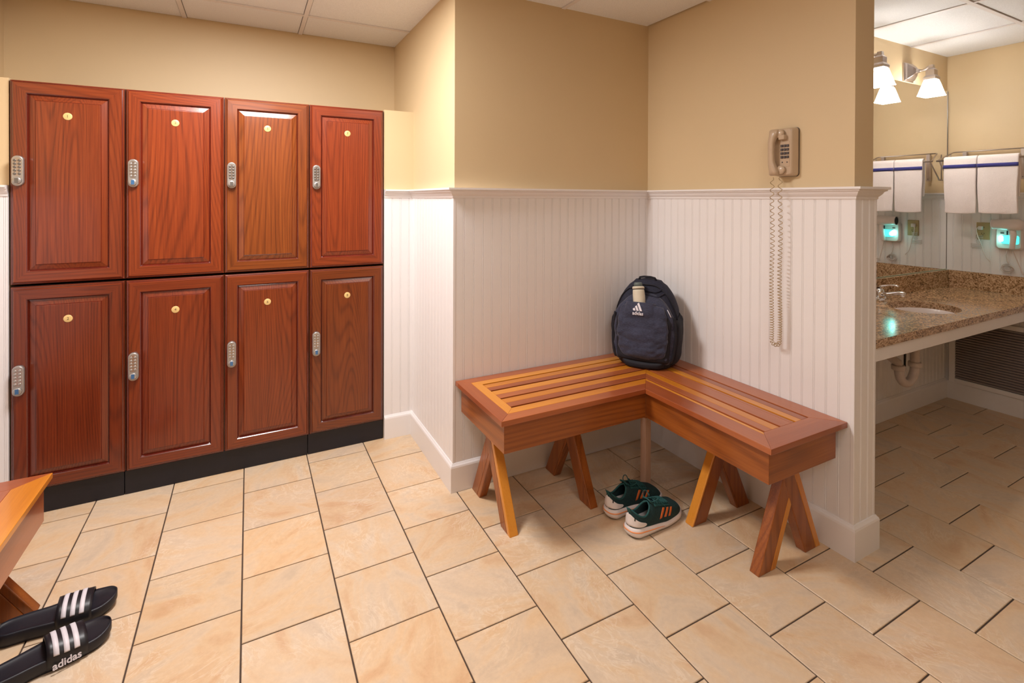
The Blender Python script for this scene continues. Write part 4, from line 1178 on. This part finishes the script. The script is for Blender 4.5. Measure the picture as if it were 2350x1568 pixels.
# ------------------------------------------------------------------ outlet
ot = thing('wall_outlet', 'beige wall outlet plate under the towels', 'outlet', (XR - .0105, 1.532, 1.214), -pi / 2)
q = MB(); q.rings([rr(.072, .117, 0, .003), rr(.072, .117, -.004, .003), rr(.066, .111, -.006, .003)], 0, True, True, False); pl = q.build('cover_plate', 'outlet', ot)
for z_ in (.021, -.021):
    q = MB(); q.lathe([(.016, 0), (.016, .0015)], 18, 0, Matrix.Translation((0, -.006, z_)) @ RX90); so = q.build('socket_face', 'outlet', pl)
q = MB()
for z_ in (.024, -.018):
    for s in (-1, 1): q.box(s * .006 - .0012, s * .006 + .0012, -.0082, -.0074, z_ - .004, z_ + .005)
    q.lathe([(.0025, 0), (.0025, .0008)], 10, 0, Matrix.Translation((0, -.0075, z_ - .010)) @ RX90)
q.build('slot', 'black', pl)
pgt = thing('power_plug', 'white plug with folded cord in the beige outlet', 'plug', (XR - .0105 - .0082, 1.54, 1.235), -pi / 2)
q = MB(); q.box(-.011, .011, -.028, 0, -.014, .012); q.build('plug_body', 'white_plastic', pgt, bevel=.004)
q = MB(); q.tube([(-.006, -.024, .006), (-.014, -.034, -.004), (-.016, -.032, -.025), (-.010, -.026, -.06), (.006, -.02, -.11), (.016, -.014, -.16), (.030, -.010, -.20), (.052, -.012, -.228)], .0028, 8); q.build('plug_cord', 'white_plastic', pgt)
q = MB()
for k in range(8):
    z_ = -.055 - k * .0115; w0 = -.048 if k > 4 else -.02
    q.tube([(w0, -.006 - .002 * (k % 2), z_ + .004), (w0 - .006, -.008, z_), (w0, -.008, z_ - .003), (.012, -.007, z_ - .001)], .0022, 6)
q.build('cord_bundle', 'pvc', pgt)

# ------------------------------------------------------------------ hair dryer
hd = thing('hair_dryer', 'white wall-mounted hair dryer with glowing teal night light', 'hair dryer', (XR - .0105, 1.39, 1.20), -pi / 2)
def hx(Y): return 1.39 - Y
q = MB(); q.rings([rr(.135, .15, 0, .02, .0, -.025), rr(.135, .15, -.03, .02, .0, -.025), rr(.118, .135, -.042, .018, 0, -.025)], 0, True, True, True); q.build('wall_holder', 'white_plastic', hd)
q = MB(); RB = Matrix.Translation((0, -.085, .066)) @ Matrix.Rotation(pi / 2, 4, 'Y')
q.lathe([(.030, -.068), (.031, -.066), (.033, -.03), (.037, .01), (.039, .04), (.036, .066), (.026, .082), (.012, .088), (.001, .089)], 26, 0, RB, cap0=False); q.build('barrel', 'white_plastic', hd)
q = MB(); q.lathe([(.0285, -.066), (.0285, -.064)], 26, 0, RB); q.build('nozzle_grille', 'black', hd)
q = MB(); q.lathe([(.0305, -.069), (.0325, -.069), (.0325, -.060), (.0305, -.060)], 26, 0, RB, cap0=False, cap1=False); q.build('nozzle_ring', 'white_plastic', hd)
q = MB(); q.rings([[(cx_ + w_ * cos(2 * pi * k / 16), yy_ + d_ * sin(2 * pi * k / 16), z_) for k in range(16)] for z_, cx_, yy_, w_, d_ in ((.045, .030, -.085, .019, .016), (.0, .034, -.08, .018, .015), (-.05, .030, -.075, .016, .014), (-.088, .026, -.072, .015, .013), (-.096, .026, -.072, .010, .009))], 0, True, True, True); q.build('handle', 'white_plastic', hd)
q = MB(); q.box(.008, .0125, -.10, -.086, .0, .026); q.build('switch', 'black', hd, bevel=.001)
q = MB(); q.box(-.040, -.022, -.0445, -.040, .002, .014); q.build('test_button', 'lockdark', hd, bevel=.001)
q = MB(); q.rings([rr(.088, .058, -.040, .010, .008, -.035), rr(.084, .054, -.052, .014, .008, -.035), rr(.07, .04, -.057, .012, .008, -.035)], 0, True, True, True); q.build('night_light', 'teal', hd)
q = MB(); q.rings([rr(.026, .040, -.050, .008, -.032, -.030), rr(.020, .034, -.060, .008, -.032, -.030)], 0, True, True, True); q.build('night_light_core', 'tealcore', hd)
# cords
q = MB(); pts = []
for k in range(40):
    a_ = k / 39
    pts.append((.026 + .045 * a_, -.06 + .02 * a_, -.098 - .16 * a_))
q.tube(pts, .0032, 8)
pts = []
for k in range(260):
    a_ = k / 259; ph_ = a_ * 15 * 2 * pi
    pts.append((.072 + .028 * a_ + .007 * cos(ph_), -.036 + .007 * sin(ph_), -.255 + .03 * a_ * (1 if a_ < 0 else 1)))
q.tube(pts[:130], .0022, 6)
pts = []
for k in range(220):
    a_ = k / 219; ph_ = a_ * 5.2 * 2 * pi
    pts.append((-.010 + .034 * cos(ph_) * (.6 + .4 * a_), -.012 - .016 * a_ - .004 * sin(ph_ * 2), -.225 + .022 * sin(ph_) + .006 * sin(ph_ * .37)))
q.tube(pts, .0026, 6)
q.tube([(-.01, -.02, -.10), (-.018, -.022, -.14), (-.012, -.02, -.18), (.0, -.018, -.205)], .003, 8)
q.build('power_cord', 'pvc', hd)
lt = bpy.data.lights.new('night_lamp', 'POINT'); lt.energy = .12; lt.color = (.1, 1, .85); lt.shadow_soft_size = .02
lo = bpy.data.objects.new('night_lamp', lt); COL.objects.link(lo); lo.location = (XR - .0105 - .075, 1.425, 1.165)
